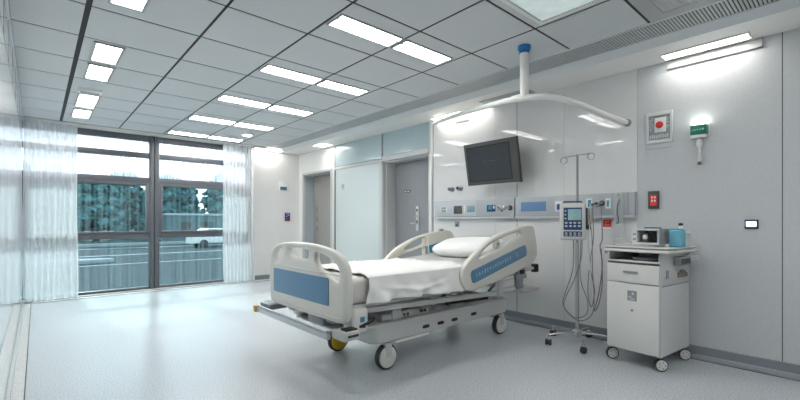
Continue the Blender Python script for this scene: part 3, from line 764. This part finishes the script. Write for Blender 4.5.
# ================================================================== TELEVISION
tv = thing('wall_television', 'dark grey flat television tilted down on the glossy wall', 'television', (3.88, 2.795, 1.82))
TM = Matrix.Translation((3.88, 2.795, 1.82)) @ Matrix.Rotation(math.radians(-11), 4, 'Y')
bm = plate([(-.36, -.245), (.36, -.245), (.36, .245), (-.36, .245)], [], .045, .006, 'YZ', 0)
box(bm, (.02, -.28, -.18), (.05, .28, .18), bev=.01)
for v in bm.verts: v.co = TM @ v.co
cab = obj('cabinet', bm, TVB, tv)
def tvp(name, a, b, m, bev=0, par=None, lab=None):
    bm = nb(a, b, bev=bev)
    for v in bm.verts: v.co = TM @ v.co
    return obj(name, bm, m, par or tv, lab)
bm = plate([(-.270, -.205), (.325, -.205), (.325, .205), (-.270, .205)], [[(-.255, -.19), (.31, -.19), (.31, .19), (-.255, .19)]], .006, .0005, 'YZ', -.023)
for v in bm.verts: v.co = TM @ v.co
obj('bezel', bm, BLACK, tv)
tvp('screen', (-.0245, -.255, -.19), (-.022, .31, .19), TVS)
for k in range(6): pass
bm = bmesh.new()
for k, w in enumerate((.012, .02, .008, .016, .022, .01, .018)):
    box(bm, (-.0252, .10-.035*k, .018), (-.0247, .10-.035*k+w, .024))
for v in bm.verts: v.co = TM @ v.co
obj('screen_text', bm, mat('screen_grey', (.12, .14, .16), .4), tv)
tvp('bottom_edge', (-.02, -.34, -.252), (.02, .34, -.245), SILV)
bm = nt_([(3.91, 2.795, 1.82), (4.10, 2.72, 1.86)], .022); box(bm, (4.115, 2.66, 1.72), (XR, 2.86, 1.98), bev=.004); box(bm, (4.08, 2.69, 1.83), (4.12, 2.77, 1.89), bev=.006)
obj('wall_bracket', bm, DARK, tv)

# ================================================================== HEADWALL UNITS
def dup_box(par, name, y0, y1, z0, z1, m, x=4.098, d=.006, bev=.002, lab=None):
    return obj(name, nb((x, y0, z0), (x+d, y1, z1), bev=bev), m, par, lab)
def headwall(y0, y1, lab):
    t = thing('headwall_unit', lab, 'medical supply panel', (4.125, (y0+y1)/2, 1.185), group='grey medical supply panels behind the bed')
    obj('housing', nb((4.102, y0, 1.205), (XR, y1, 1.42), bev=.004), RAILP, t)
    obj('lower_rail', nb((4.085, y0, 1.18), (XR, y1, 1.204), bev=.004), RAILL, t)
    obj('groove', nb((4.1, y0+.01, 1.2035), (4.13, y1-.01, 1.2055)), DARK, t)
    return t
hw = headwall(2.645, 3.905, 'left grey supply panel on the wall, with dark sockets, over the pillow')
dup_box(hw, 'front_cover', 3.19, 3.90, 1.215, 1.41, RAILL, 4.099, .004)
o = dup_box(hw, 'socket', 3.67, 3.79, 1.26, 1.345, SILV); obj('socket_face', nb((4.094, 3.69, 1.27), (4.099, 3.77, 1.30)), MID, o); obj('socket_face', nb((4.094, 3.69, 1.31), (4.099, 3.77, 1.338)), MID, o)
dup_box(hw, 'indicator', 3.63, 3.645, 1.295, 1.305, BLUE); dup_box(hw, 'indicator', 3.59, 3.605, 1.295, 1.305, BLUE)
o = dup_box(hw, 'socket', 3.41, 3.555, 1.245, 1.35, DARK, lab='dark double socket'); obj('socket_face', nb((4.094, 3.43, 1.26), (4.099, 3.50, 1.33)), mat('brownish', (.10, .085, .075), .4), o)
dup_box(hw, 'label_strip', 3.365, 3.38, 1.25, 1.35, WHITE)
dup_box(hw, 'display', 3.205, 3.33, 1.265, 1.345, mat('teal_grey', (.20, .32, .36), .3))
o = dup_box(hw, 'socket', 2.90, 3.025, 1.265, 1.345, NAVY, lab='navy data socket'); obj('socket_face', nb((4.094, 2.95, 1.29), (4.099, 3.0, 1.335)), BLUEB, o); obj('socket_face', nb((4.094, 2.91, 1.30), (4.099, 2.93, 1.335)), WHITE, o)
def outlet(par, y, z, r, m1, m2):
    o = obj('gas_outlet', lathe(bmesh.new(), [(r, 0), (r, -.012), (r*.8, -.02), (r*.3, -.022)], (4.101, y, z), 'X', 20), m1, par)
    obj('outlet_core', lathe(bmesh.new(), [(r*.5, -.02), (r*.45, -.034), (r*.2, -.035)], (4.101, y, z), 'X', 16), m2, o)
outlet(hw, 2.845, 1.315, .028, SILV, MID); outlet(hw, 2.775, 1.315, .028, SILV, WHITE)
outlet(hw, 2.695, 1.305, .030, DARK, MID)
dup_box(hw, 'outlet_tag', 2.80, 2.82, 1.26, 1.28, DARK)
hw2 = headwall(1.375, 2.632, 'right grey supply panel on the wall, with blue strip, behind the infusion stand')
dup_box(hw2, 'display', 2.25, 2.555, 1.26, 1.365, mat('blue_strip', (.12, .25, .44), .35), lab='plain blue strip')
dup_box(hw2, 'seam_strip', 1.50, 1.503, 1.205, 1.42, SEAML, 4.1, .003)
o = dup_box(hw2, 'socket', 2.06, 2.15, 1.25, 1.36, SILV); obj('socket_face', nb((4.094, 2.09, 1.27), (4.099, 2.125, 1.33), bev=.002), mat('deepblue', (.02, .04, .25), .4), o)
o = dup_box(hw2, 'socket', 1.76, 1.82, 1.28, 1.375, WHITE); obj('socket_face', nb((4.094, 1.77, 1.29), (4.099, 1.80, 1.36)), BLUEB, o)
outlet(hw2, 1.71, 1.325, .032, SILV, DARK)
o = dup_box(hw2, 'socket', 1.585, 1.635, 1.27, 1.37, WHITE); obj('socket_face', nb((4.094, 1.60, 1.29), (4.099, 1.62, 1.35)), BLUEB, o)
outlet(hw2, 1.665, 1.325, .026, DARK, MID)
dup_box(hw2, 'cover_line', 1.43, 1.434, 1.205, 1.42, SEAM, 4.1, .003)

# small things on the right wall
def knob(y, z, lab):
    t = thing('wall_valve', lab, 'valve', (4.14, y, z), group='chrome valves on the glossy wall')
    obj('rosette', lathe(bmesh.new(), [(.036, 0), (.036, -.008), (.02, -.012)], (XR, y, z), 'X', 20), STEELD, t)
    obj('valve_body', lathe(bmesh.new(), [(.018, -.01), (.018, -.05), (.026, -.052), (.026, -.07), (.01, -.075)], (XR, y, z), 'X', 16), MID, t)
    obj('valve_insert', nb((XR-.08, y-.012, z-.012), (XR-.074, y+.012, z+.012)), NAVY, t)
knob(3.62, 1.575, 'small round chrome valve below the television, the left one')
knob(3.47, 1.58, 'small round chrome valve below the television, the right one')
t = thing('bed_socket', 'tiny dark socket on the wall under the left supply panel', 'socket', (4.14, 3.55, 1.10))
obj('plate', nb((4.138, 3.50, 1.075), (XR, 3.57, 1.145), bev=.003), MID, t); obj('socket_hole', nb((4.135, 3.52, 1.085), (4.139, 3.55, 1.11)), DARK, t)
t = thing('wall_sign', 'small grey lettered plate high on the wall above the valves', 'sign', (4.14, 3.44, 2.43))
obj('plate', nb((4.142, 3.33, 2.44), (XR, 3.56, 2.50), bev=.002), mat('plate_grey', (.30, .31, .31), .6), t)
bm = bmesh.new(); rnd = random.Random(9)
for k in range(12): box(bm, (4.1405, 3.345+.017*k, 2.452+.008*rnd.random()), (4.1425, 3.355+.017*k, 2.482+.006*rnd.random()))
obj('plate_marks', bm, MID, t)
t = thing('red_sticker', 'small square red sticker with white marks beside the infusion pump', 'sticker', (4.147, 1.64, 1.09))
obj('sticker_field', nb((4.146, 1.60, 1.095), (XR, 1.675, 1.165)), RED, t); obj('sticker_foot', nb((4.146, 1.60, 1.075), (XR, 1.675, 1.093)), WHITE, t)
bm = nb((4.1445, 1.615, 1.11), (4.1462, 1.66, 1.117)); box(bm, (4.1445, 1.62, 1.14), (4.1462, 1.635, 1.155)); box(bm, (4.1445, 1.645, 1.13), (4.1462, 1.655, 1.155)); obj('sticker_marks', bm, mat('pink', (.7, .4, .4), .5), t)
# clear plastic hanging strip
t = thing('tubing_holder', 'clear plastic strip holding tubing, hung from the right supply panel', 'tubing holder', (4.09, 1.50, 1.0))
obj('clear_strip', nb((4.070, 1.465, 1.0), (4.078, 1.545, 1.40), bev=.002), CLEAR, t)
obj('hook', nt_([(4.10, 1.505, 1.40), (4.075, 1.505, 1.41), (4.068, 1.505, 1.385)], .005), CHROME, t)
obj('clamp', nb((4.055, 1.49, 1.32), (4.071, 1.52, 1.36), bev=.004), MID, t)
bm = nt_([(4.062, 1.50, 1.34), (4.062, 1.515, 1.25), (4.062, 1.50, 1.15), (4.062, 1.52, 1.13)], .004, 6, smooth=4); obj('tube_piece', bm, DARK, t)

# alarm panel
t = thing('alarm_panel', 'square silver alarm panel with a round red button', 'alarm panel', (4.13, 1.19, 1.84))
obj('frame', plate([(1.085, 1.845), (1.29, 1.845), (1.29, 2.12), (1.085, 2.12)], [[(1.105, 1.875), (1.272, 1.875), (1.272, 2.09), (1.105, 2.09)]], .022, .004, 'YZ', 4.139), SILV, t)
obj('face', nb((4.136, 1.10, 1.87), (4.146, 1.275, 2.095)), mat('face_grey', (.26, .29, .31), .4), t)
obj('button_plate', nb((4.131, 1.135, 1.94), (4.137, 1.225, 2.07), bev=.004), WHITE, t)
obj('red_button', lathe(bmesh.new(), [(.03, 0), (.03, -.012), (.024, -.02), (.008, -.022)], (4.131, 1.185, 2.005), 'X', 24), RED, t)
bm = bmesh.new(); rnd = random.Random(2)
for side in (1.112, 1.235):
    for k in range(8):
        for j in range(3):
            if rnd.random() < .75: box(bm, (4.1345, side+.011*j, 1.955+.016*k), (4.1365, side+.011*j+.007, 1.955+.016*k+rnd.uniform(.006, .012)))
for k in range(9): box(bm, (4.1345, 1.12+.017*k, 1.888+.004*rnd.random()), (4.1365, 1.12+.017*k+.009, 1.925-.01*rnd.random()))
obj('printed_legend', bm, SILV, t)['kind'] = 'stuff'
tag(obj('wall_label', nb((4.147, 1.09, 1.798), (XR, 1.285, 1.802)), MID), 'thin grey printed line on the wall beneath the alarm panel', 'label')

# green emergency light with hanging handset
t = thing('emergency_light', 'green emergency lamp box glowing upward on the grey wall', 'emergency light', (4.11, .89, 1.84))
obj('green_cover', nb((4.075, .832, 1.868), (4.14, .945, 1.948), bev=.005), GREEN, t)
obj('white_base', nb((4.08, .835, 1.838), (XR, .942, 1.867), bev=.006), WHITE, t)
obj('back_plate', nb((4.135, .825, 1.86), (XR, .952, 1.955), bev=.003), WHITE, t)
obj('lamp_window', nb((4.085, .84, 1.948), (4.135, .937, 1.956), bev=.002), mat('lamp_up', (1, 1, 1), .5, emit=(.93, 1, .93), strength=6), t)
bm = bmesh.new()
for k in range(7): box(bm, (4.0735, .925-.011*k, 1.90+.003*(k % 2)), (4.0755, .925-.011*k+.005, 1.907+.006*(k % 2)))
box(bm, (4.0735, .85, 1.90), (4.0755, .862, 1.915)); obj('lamp_marks', bm, mat('pale_green', (.4, .7, .6), .5), t)
t = thing('hand_switch', 'white pull switch hanging under the green emergency lamp', 'switch', (4.12, .888, 1.62))
obj('switch_body', lathe(bmesh.new(), [(.006, .008), (.018, 0), (.026, -.03), (.024, -.055), (.011, -.075), (.007, -.12)], (4.12, .888, 1.83), 'Z', 18), WHITE, t)
obj('handle', nb((4.110, .878, 1.63), (4.130, .898, 1.73), bev=.005), SILV, t)
obj('handle_tip', nb((4.106, .874, 1.622), (4.134, .902, 1.645), bev=.004), mat('brown', (.16, .10, .07), .5), t)
t = thing('red_key_switch', 'black wall switch with a lit red face right of the supply panel', 'switch', (4.13, 1.235, 1.26))
obj('plate', nb((4.128, 1.19, 1.262), (XR, 1.276, 1.42), bev=.004), DARK, t)
obj('red_face', nb((4.124, 1.207, 1.29), (4.129, 1.258, 1.385), bev=.002), REDE, t)
for z in (1.325, 1.355):
    for y in (1.214, 1.236): obj('face_mark', nb((4.1225, y, z), (4.1245, y+.013, z+.016)), WHITE, t)
t = thing('wall_display', 'small blue-framed lit wall display right of the cart', 'display', (4.14, .56, 1.09))
obj('frame', nb((4.132, .52, 1.09), (XR, .603, 1.163), bev=.004), mat('dblue', (.015, .05, .12), .3), t)
obj('screen', nb((4.128, .532, 1.108), (4.133, .592, 1.148)), LCDW, t)

# ----- end wall items
t = thing('thermostat', 'white thermostat box with dark display on the end wall', 'thermostat', (3.79, YE, 1.77))
obj('body', nb((3.70, YE-.03, 1.78), (3.88, YE, 1.965), bev=.005), WHITE, t)
obj('display', nb((3.72, YE-.033, 1.79), (3.86, YE-.029, 1.855)), mat('tdisp', (.04, .10, .13), .3), t)
bm = nb((3.74, YE-.035, 1.80), (3.77, YE-.0325, 1.83)); box(bm, (3.80, YE-.035, 1.81), (3.83, YE-.0325, 1.84)); obj('display_digits', bm, BLUEB, t)
t = thing('card_reader', 'small navy card reader with red light on the end wall under the thermostat', 'card reader', (3.88, YE, 1.15))
obj('body', nb((3.83, YE-.03, 1.155), (3.935, YE, 1.32), bev=.005), NAVY, t)
obj('reader_light', nb((3.855, YE-.034, 1.17), (3.91, YE-.029, 1.205)), RED, t)
bm = nb((3.85, YE-.034, 1.24), (3.875, YE-.029, 1.265)); box(bm, (3.89, YE-.034, 1.26), (3.915, YE-.029, 1.30)); box(bm, (3.86, YE-.034, 1.285), (3.88, YE-.029, 1.31)); obj('reader_keys', bm, mat('violet', (.35, .30, .65), .4), t)

# ================================================================== INFUSION STAND
HX, HY = 3.80, 1.77
st = thing('infusion_stand', 'chrome infusion stand on five castors beside the bed head', 'infusion stand', (HX, HY, 0))
obj('pole', nt_([(HX, HY, .09), (HX, HY, 1.78)], .0115, 14), STEELD, st)
obj('lower_tube', nt_([(HX, HY, .09), (HX, HY, .95)], .0165, 14), ALU, st)
obj('hub', lathe(bmesh.new(), [(.03, -.03), (.042, -.02), (.042, .02), (.025, .035)], (HX, HY, .10)), ALU, st)
for k, adeg in enumerate((75, 147, 215, 291, 3)):
    a = math.radians(adeg); ex, ey = HX+.29*math.cos(a), HY+.29*math.sin(a)
    lg = obj('leg', nt_([(HX, HY, .105), (HX+.15*math.cos(a), HY+.15*math.sin(a), .107), (ex, ey, .095)], [.013, .011, .009], 10), CHROME, st)
    fk = obj('castor', tube(nb((ex-.008, ey-.019, .030), (ex+.008, ey+.019, .07), bev=.003), [(ex, ey, .06), (ex, ey, .10)], .008), CHROME, st)
    bm = lathe(bmesh.new(), [(.020, -.028), (.029, -.024), (.029, -.008), (.022, -.006), (.022, .006), (.029, .008), (.029, .024), (.020, .028)], (ex, ey, .029), 'Y', 18)
    M = Matrix.Translation((ex, ey, 0)) @ Matrix.Rotation(random.uniform(0, 3), 4, 'Z') @ Matrix.Translation((-ex, -ey, 0))
    for v in bm.verts: v.co = M @ v.co
    obj('castor_wheel', bm, RUB, fk)
hook = bmesh.new(); tube(hook, [(HX, HY+.13, 1.765), (HX, HY-.13, 1.775)], .006)
obj('hook_bar', hook, STEELD, st)
for s in (1, -1):
    pts = [(HX, HY+s*.13+.032*math.sin(q), 1.765+.01*(s < 0)-.030+.030*math.cos(q)) for q in [2*PI*k/18 for k in range(18)]]
    obj('hook_ring', nt_(pts, .0055, 8), STEELD, st)
obj('pole_clamp', nb((HX-.035, HY-.03, 1.10), (HX+.02, HY+.03, 1.16), bev=.006), DARK, st)
# infusion pump, local frame: front is -X, turned to the camera
pp = thing('infusion_pump', 'silver infusion pump with teal screen and dark keypads on the chrome stand', 'infusion pump', (HX-.085, HY+.005, .975), rot=math.radians(28), local=True)
pu = obj('housing', nb((-.045, -.11, 0), (.035, .11, .34), bev=.018, seg=3), SILV, pp)
obj('keypad_field', nb((-.049, -.078, .095), (-.044, .078, .30), bev=.002), NAVY, pp)
obj('screen', nb((-.052, -.072, .185), (-.048, .040, .285)), LCD, pp)
bm = bmesh.new()
for k, w in enumerate((.05, .07, .03, .06, .045)): box(bm, (-.0535, -.06, .265-.018*k), (-.0518, -.06+w, .269-.018*k))
obj('screen_text', bm, mat('lcdtext', (.12, .25, .28), .4), pp)
def key(y, z, w=.022, h=.016): return obj('key', nb((-.053, y-w/2, z-h/2), (-.048, y+w/2, z+h/2), bev=.002), SILV, pp)
for r in (.16, .13):
    for y in (-.055, -.018, .018, .055): key(y, r)
for z in (.20, .235, .27): key(.062, z, .014, .012)
obj('keypad_field', nb((-.049, -.078, .035), (-.044, .078, .082), bev=.002), NAVY, pp)
for r in (.066, .048):
    for y in (-.055, -.018, .018, .055): key(y, r, .022, .009)
bm = nb((.03, -.09, .05), (.07, .07, .30), bev=.012); box(bm, (.0, -.13, .10), (.05, -.105, .30), bev=.008); obj('rear_cover', bm, DARK, pp)
obj('clamp_knob', lathe(bmesh.new(), [(.02, 0), (.024, -.02), (.02, -.04), (.008, -.042)], (.04, -.12, .12), 'Y', 14), BLACK, pp)
obj('top_handle', tube(bmesh.new(), [(-.01, -.08, .335), (-.01, -.075, .355), (-.01, .075, .355), (-.01, .08, .335)], .007), DARK, pp)
# tubing
tb = thing('infusion_tubing', 'thin grey cables and clear tubes hanging in loops from the infusion stand', 'tubing', (HX, HY, .5))
def cable(pts, r, m): obj('cable', nt_([(HX+a, HY+b, c) for a, b, c in pts], r, 6, smooth=6), m, tb)
cable([(-.03, -.06, 1.0), (-.03, -.05, .8), (-.02, .02, .6), (-.03, .10, .42), (-.03, .11, .33), (-.03, .04, .26), (-.03, -.02, .25), (-.03, -.10, .30), (-.03, -.11, .42), (-.02, -.04, .62), (-.02, -.045, .98)], .004, TUBE)
cable([(-.03, .02, .98), (-.025, .03, .7), (-.03, .09, .5), (-.04, .12, .37), (-.05, .06, .28), (-.05, -.05, .23), (-.04, -.15, .30), (-.03, -.17, .45), (-.03, -.155, .7), (-.03, -.15, 1.0), (-.03, -.12, 1.25)], .004, TUBE)
cable([(0, -.14, 1.30), (.0, -.15, 1.0), (.0, -.12, .75), (0, -.16, .52), (0, -.13, .36), (0, -.10, .5), (0, -.11, .7)], .004, TUBE)
cable([(.02, -.21, 1.28), (.02, -.22, 1.0), (.02, -.20, .92), (.02, -.22, .75), (.02, -.19, .5), (.02, -.15, .33), (.02, -.19, .4), (.02, -.22, .6), (.02, -.21, .9)], .0045, TUBE)
cable([(0, -.12, 1.31), (0, -.115, 1.1), (0, -.10, .95), (0, -.125, .7), (0, -.13, .45)], .0055, TUBEL)
bm = nb((HX-.01, HY-.135, 1.12), (HX+.02, HY-.10, 1.20), bev=.006); obj('drip_chamber', bm, mat('tan', (.58, .52, .42), .4), tb)
bm = nt_([(HX+.02, HY-.10, 1.30), (4.08, 1.70, 1.325)], .008); obj('supply_hose', bm, DARK, tb)

# ================================================================== CART
ca = thing('medical_cart', 'cream drawer cart on four wheels against the grey wall', 'cart', (3.52, 1.0, 0), rot=math.radians(-6), local=True)
Wc, Dc = .405, .53          # local x = depth to the wall, y = width
obj('body', plate([(0, .115), (Dc, .115), (Dc, .66), (0, .66)], [], Wc, .004, 'XZ', Wc/2), CARTS, ca)
bm = nb((0, 0, .66), (Dc, .018, .905), bev=.003); box(bm, (0, Wc-.018, .66), (Dc, Wc, .905), bev=.003); box(bm, (Dc-.018, .018, .66), (Dc, Wc-.018, .905))
box(bm, (.0, .018, .815), (Dc-.018, Wc-.018, .83)); obj('side_walls', bm, CARTS, ca)
obj('shelf_lip', nb((-.012, .0, .825), (.03, Wc, .838), bev=.003), CARTT, ca)
obj('side_groove', nb((.02, -.0015, .648), (Dc-.02, .002, .653)), SEAM, ca)
dr = obj('drawer', nb((-.02, .006, .662), (-.001, Wc-.006, .808), bev=.004), CARTW, ca)
obj('drawer_handle', tube(nb((-.032, .155, .738), (-.026, .265, .756), bev=.002), [(-.02, .165, .747), (-.03, .165, .747)], .004), MID, dr)
obj('drawer_gap', nb((-.012, .01, .809), (.01, Wc-.01, .824)), DARK, ca)
do = obj('door', nb((-.02, .006, .125), (-.001, Wc-.006, .654), bev=.004), CARTW, ca)
sk = obj('door_sticker', nb((-.0225, .165, .52), (-.0195, .235, .60)), MID, do, 'small grey square sticker')
bm = nb((-.024, .185, .57), (-.0222, .20, .585)); box(bm, (-.024, .205, .545), (-.0222, .225, .555)); box(bm, (-.024, .18, .53), (-.0222, .215, .538)); obj('sticker_marks', bm, SILV, sk)
obj('lock', lathe(bmesh.new(), [(.010, 0), (.010, -.006), (.006, -.008)], (-.0195, .20, .445), 'X', 14), MID, do)
tray = obj('shelf_tray', lathe(bmesh.new(), [(.09, 0), (.115, .012), (.12, .03), (.11, .03)], (.14, .145, .832)), mat('tray_dark', (.20, .20, .20), .4), ca)
obj('top_slab', plate(chaikin([(-.03, -.075), (Dc+.0, -.075), (Dc+.02, -.02), (Dc+.02, Wc+.0), (Dc-.02, Wc+.03), (0, Wc+.03), (-.045, Wc+.01), (-.055, Wc/2), (-.045, -.05)], 2), [], .024, .008, 'XY', .918), CARTT, ca)
obj('top_edge', plate(chaikin([(-.02, -.07), (Dc-.01, -.07), (Dc+.01, -.02), (Dc+.01, Wc), (0, Wc+.02), (-.04, Wc), (-.045, -.04)], 2), [], .008, .001, 'XY', .937), MID, ca)
obj('top_sheet', plate(chaikin([(-.03, -.075), (Dc+.0, -.075), (Dc+.02, -.02), (Dc+.02, Wc+.0), (Dc-.02, Wc+.03), (0, Wc+.03), (-.045, Wc+.01), (-.055, Wc/2), (-.045, -.05)], 2), [], .010, .003, 'XY', .946), CARTT, ca)
bm = nb((.22, -.05, .80), (.42, -.003, .87), bev=.006); sp = obj('side_pocket', bm, MID, ca)
bm = bmesh.new()
for k in range(4): box(bm, (.24+.045*k, -.053, .815), (.27+.045*k, -.0495, .855))
obj('pocket_items', bm, DARK, sp)
obj('side_clip', nb((.42, -.075, .835), (.54, -.004, .872), bev=.006), SILV, ca)
obj('side_badge', nb((.09, -.004, .71), (.13, 0, .77)), MID, ca)
bm = bmesh.new()
for k in range(5): box(bm, (.30+.035*k, -.012, .70), (.325+.035*k, 0, .725+.035*math.sin(.5+k*.6)))
obj('side_latch', bm, mat('bronze', (.22, .19, .15), .4), ca)
bm = nt_([(.30, Wc, .88), (.28, Wc+.07, .885), (.10, Wc+.07, .885), (.08, Wc, .88)], .011, smooth=4); obj('push_handle', bm, MID, ca)
def ccast(x, y):
    M = Matrix.Translation((x, y, 0)) @ Matrix.Rotation(math.radians(-42), 4, 'Z')
    def T(bm):
        for v in bm.verts: v.co = M @ v.co
        return bm
    fk = obj('caster', T(tube(nb((-.018, .018, .05), (.018, .030, .108), bev=.004), [(0, .01, .09), (0, .01, .118)], .012)), SILV, ca)
    obj('tyre', T(lathe(bmesh.new(), [(.038, -.015), (.048, -.012), (.050, 0), (.048, .012), (.038, .015)], (0, 0, .05), 'Y', 28)), RUB, fk)
    hb = obj('wheel_hub', T(lathe(bmesh.new(), [(.012, -.019), (.039, -.018), (.041, -.012), (.041, .012), (.036, .016)], (0, 0, .05), 'Y', 24)), HUBG, fk)
    bm = bmesh.new()
    for k in range(5):
        a = 2*PI*k/5; bmesh.ops.create_icosphere(bm, subdivisions=1, radius=.006, matrix=Matrix.Translation((.024*math.cos(a), -.018, .05+.024*math.sin(a))))
    obj('hub_holes', T(bm), MID, hb)['kind'] = 'stuff'
for x, y in ((.05, .02), (.05, Wc-.015), (Dc-.04, .02), (Dc-.04, Wc-.03)): ccast(x, y)

# things on the cart (same local frame turned -6 degrees)
CR = Matrix.Rotation(math.radians(-6), 4, 'Z')
def onc(x, y, z): p = CR @ Vector((x, y, 0)); return (3.52+p.x, 1.0+p.y, z)
ZT = .951
t = thing('serving_tray', 'flat pale tray on the cart top under the open instrument box', 'tray', onc(.15, .2, ZT), rot=math.radians(-6), local=True)
obj('tray_plate', plate(chaikin([(-.16, -.15), (.16, -.15), (.16, .20), (-.16, .20)], 2), [], .014, .004, 'XY', .008), CARTT, t)
obj('tray_rim', plate(chaikin([(-.17, -.16), (.17, -.16), (.17, .21), (-.17, .21)], 2), [chaikin([(-.155, -.145), (.155, -.145), (.155, .195), (-.155, .195)], 2)], .006, .002, 'XY', .017), SILV, t)
t = thing('instrument_box', 'silver open-fronted instrument box standing on the cart', 'instrument box', onc(.15, .13, ZT+.018), rot=math.radians(-6), local=True)
obj('shell', plate(rrect(-.10, 0, .10, .12, .008), [rrect(-.088, .012, .06, .108, .004)], .22, .002, 'YZ', 0), SILV, t)
obj('back_panel', nb((.09, -.09, .01), (.10, .09, .11)), MID, t)
obj('side_panel', nb((-.115, -.107, 0), (.11, -.100, .122), bev=.002), MID, t)
bm = nb((-.06, -.0, .015), (.0, .045, .085), bev=.008); obj('mechanism', bm, mat('gun', (.18, .18, .18), .3, metal=.5), t)
obj('mechanism_knob', lathe(bmesh.new(), [(.018, 0), (.018, -.02), (.012, -.024)], (-.062, .015, .055), 'X', 16), SILV, t)
bm = nb((-.1125, .068, .03), (-.109, .09, .045)); box(bm, (-.1125, .068, .07), (-.109, .09, .085)); obj('buttons', bm, MID, t)
obj('lid_handle', tube(bmesh.new(), [(-.02, -.08, .12), (-.02, -.08, .128), (-.02, .04, .128), (-.02, .04, .12)], .005), DARK, t)
t = thing('blue_container', 'translucent blue liquid container behind the instrument box', 'container', onc(.17, -.045, ZT), rot=math.radians(-6), local=True)
obj('vessel', nb((-.045, -.045, 0), (.045, .045, .135), bev=.014, seg=3), BOT, t)
obj('vessel_lid', nb((-.035, -.035, .135), (.035, .035, .142), bev=.003), BLUEB, t)
t = thing('white_cap_bottle', 'slim bottle with black cap poking above the blue container', 'bottle', onc(.36, .0, ZT))
p0 = onc(.36, .0, ZT)
obj('bottle_body', lathe(bmesh.new(), [(.026, 0), (.028, .01), (.028, .12), (.015, .14), (.013, .165)], p0), WHITE, t)
obj('bottle_cap', lathe(bmesh.new(), [(.016, .163), (.016, .182), (.012, .184)], p0), BLACK, t)
p0 = onc(.10, -.045, ZT)
p0 = onc(.30, -.04+.0, ZT); p1 = onc(.285, -.05, ZT)
t = thing('clear_jar', 'pale clear plastic jar at the right end of the cart top', 'jar', p1)
obj('jar_body', lathe(bmesh.new(), [(.036, 0), (.042, .006), (.042, .09), (.038, .105)], p1), JAR, t)
obj('jar_lid', lathe(bmesh.new(), [(.040, .105), (.040, .115), (.036, .118)], p1), mat('jarlid', (.45, .62, .70), .3), t)

# ================================================================== LIGHT AND CAMERA
w = bpy.data.worlds.new('sky'); scene.world = w; w.use_nodes = True
nt = w.node_tree; bg = nt.nodes['Background']
tc = nt.nodes.new('ShaderNodeTexCoord'); sp = nt.nodes.new('ShaderNodeSeparateXYZ'); rp = nt.nodes.new('ShaderNodeValToRGB')
nt.links.new(tc.outputs['Generated'], sp.inputs[0]); nt.links.new(sp.outputs['Z'], rp.inputs['Fac']); nt.links.new(rp.outputs['Color'], bg.inputs['Color'])
rp.color_ramp.elements[0].position = 0; rp.color_ramp.elements[0].color = (.96, .98, 1, 1)
rp.color_ramp.elements[1].position = .7; rp.color_ramp.elements[1].color = (.72, .85, 1, 1)
bg.inputs['Strength'].default_value = 1.3
sun = bpy.data.lights.new('sun', 'SUN'); sun.energy = 2.2; sun.angle = math.radians(4); sun.color = (1, .98, .95)
so = bpy.data.objects.new('sun', sun); COL.objects.link(so)
so.rotation_euler = Vector((.10, -1, -.62)).to_track_quat('-Z', 'Y').to_euler()
so.location = (1, 12, 6)

cam = bpy.data.cameras.new('camera'); cam.sensor_width = 36; cam.lens = 409/800*36; cam.shift_y = 21.2/800
cam.clip_start = .02; cam.clip_end = 300
co = bpy.data.objects.new('camera', cam); COL.objects.link(co)
co.location = (0, 0, 1.15); co.rotation_euler = (PI/2, 0, -math.radians(41.6))
scene.camera = co
vs = scene.view_settings; vs.view_transform = 'Standard'; vs.look = 'None'; vs.gamma = 1; vs.use_curve_mapping = False
vs.exposure = 1.6
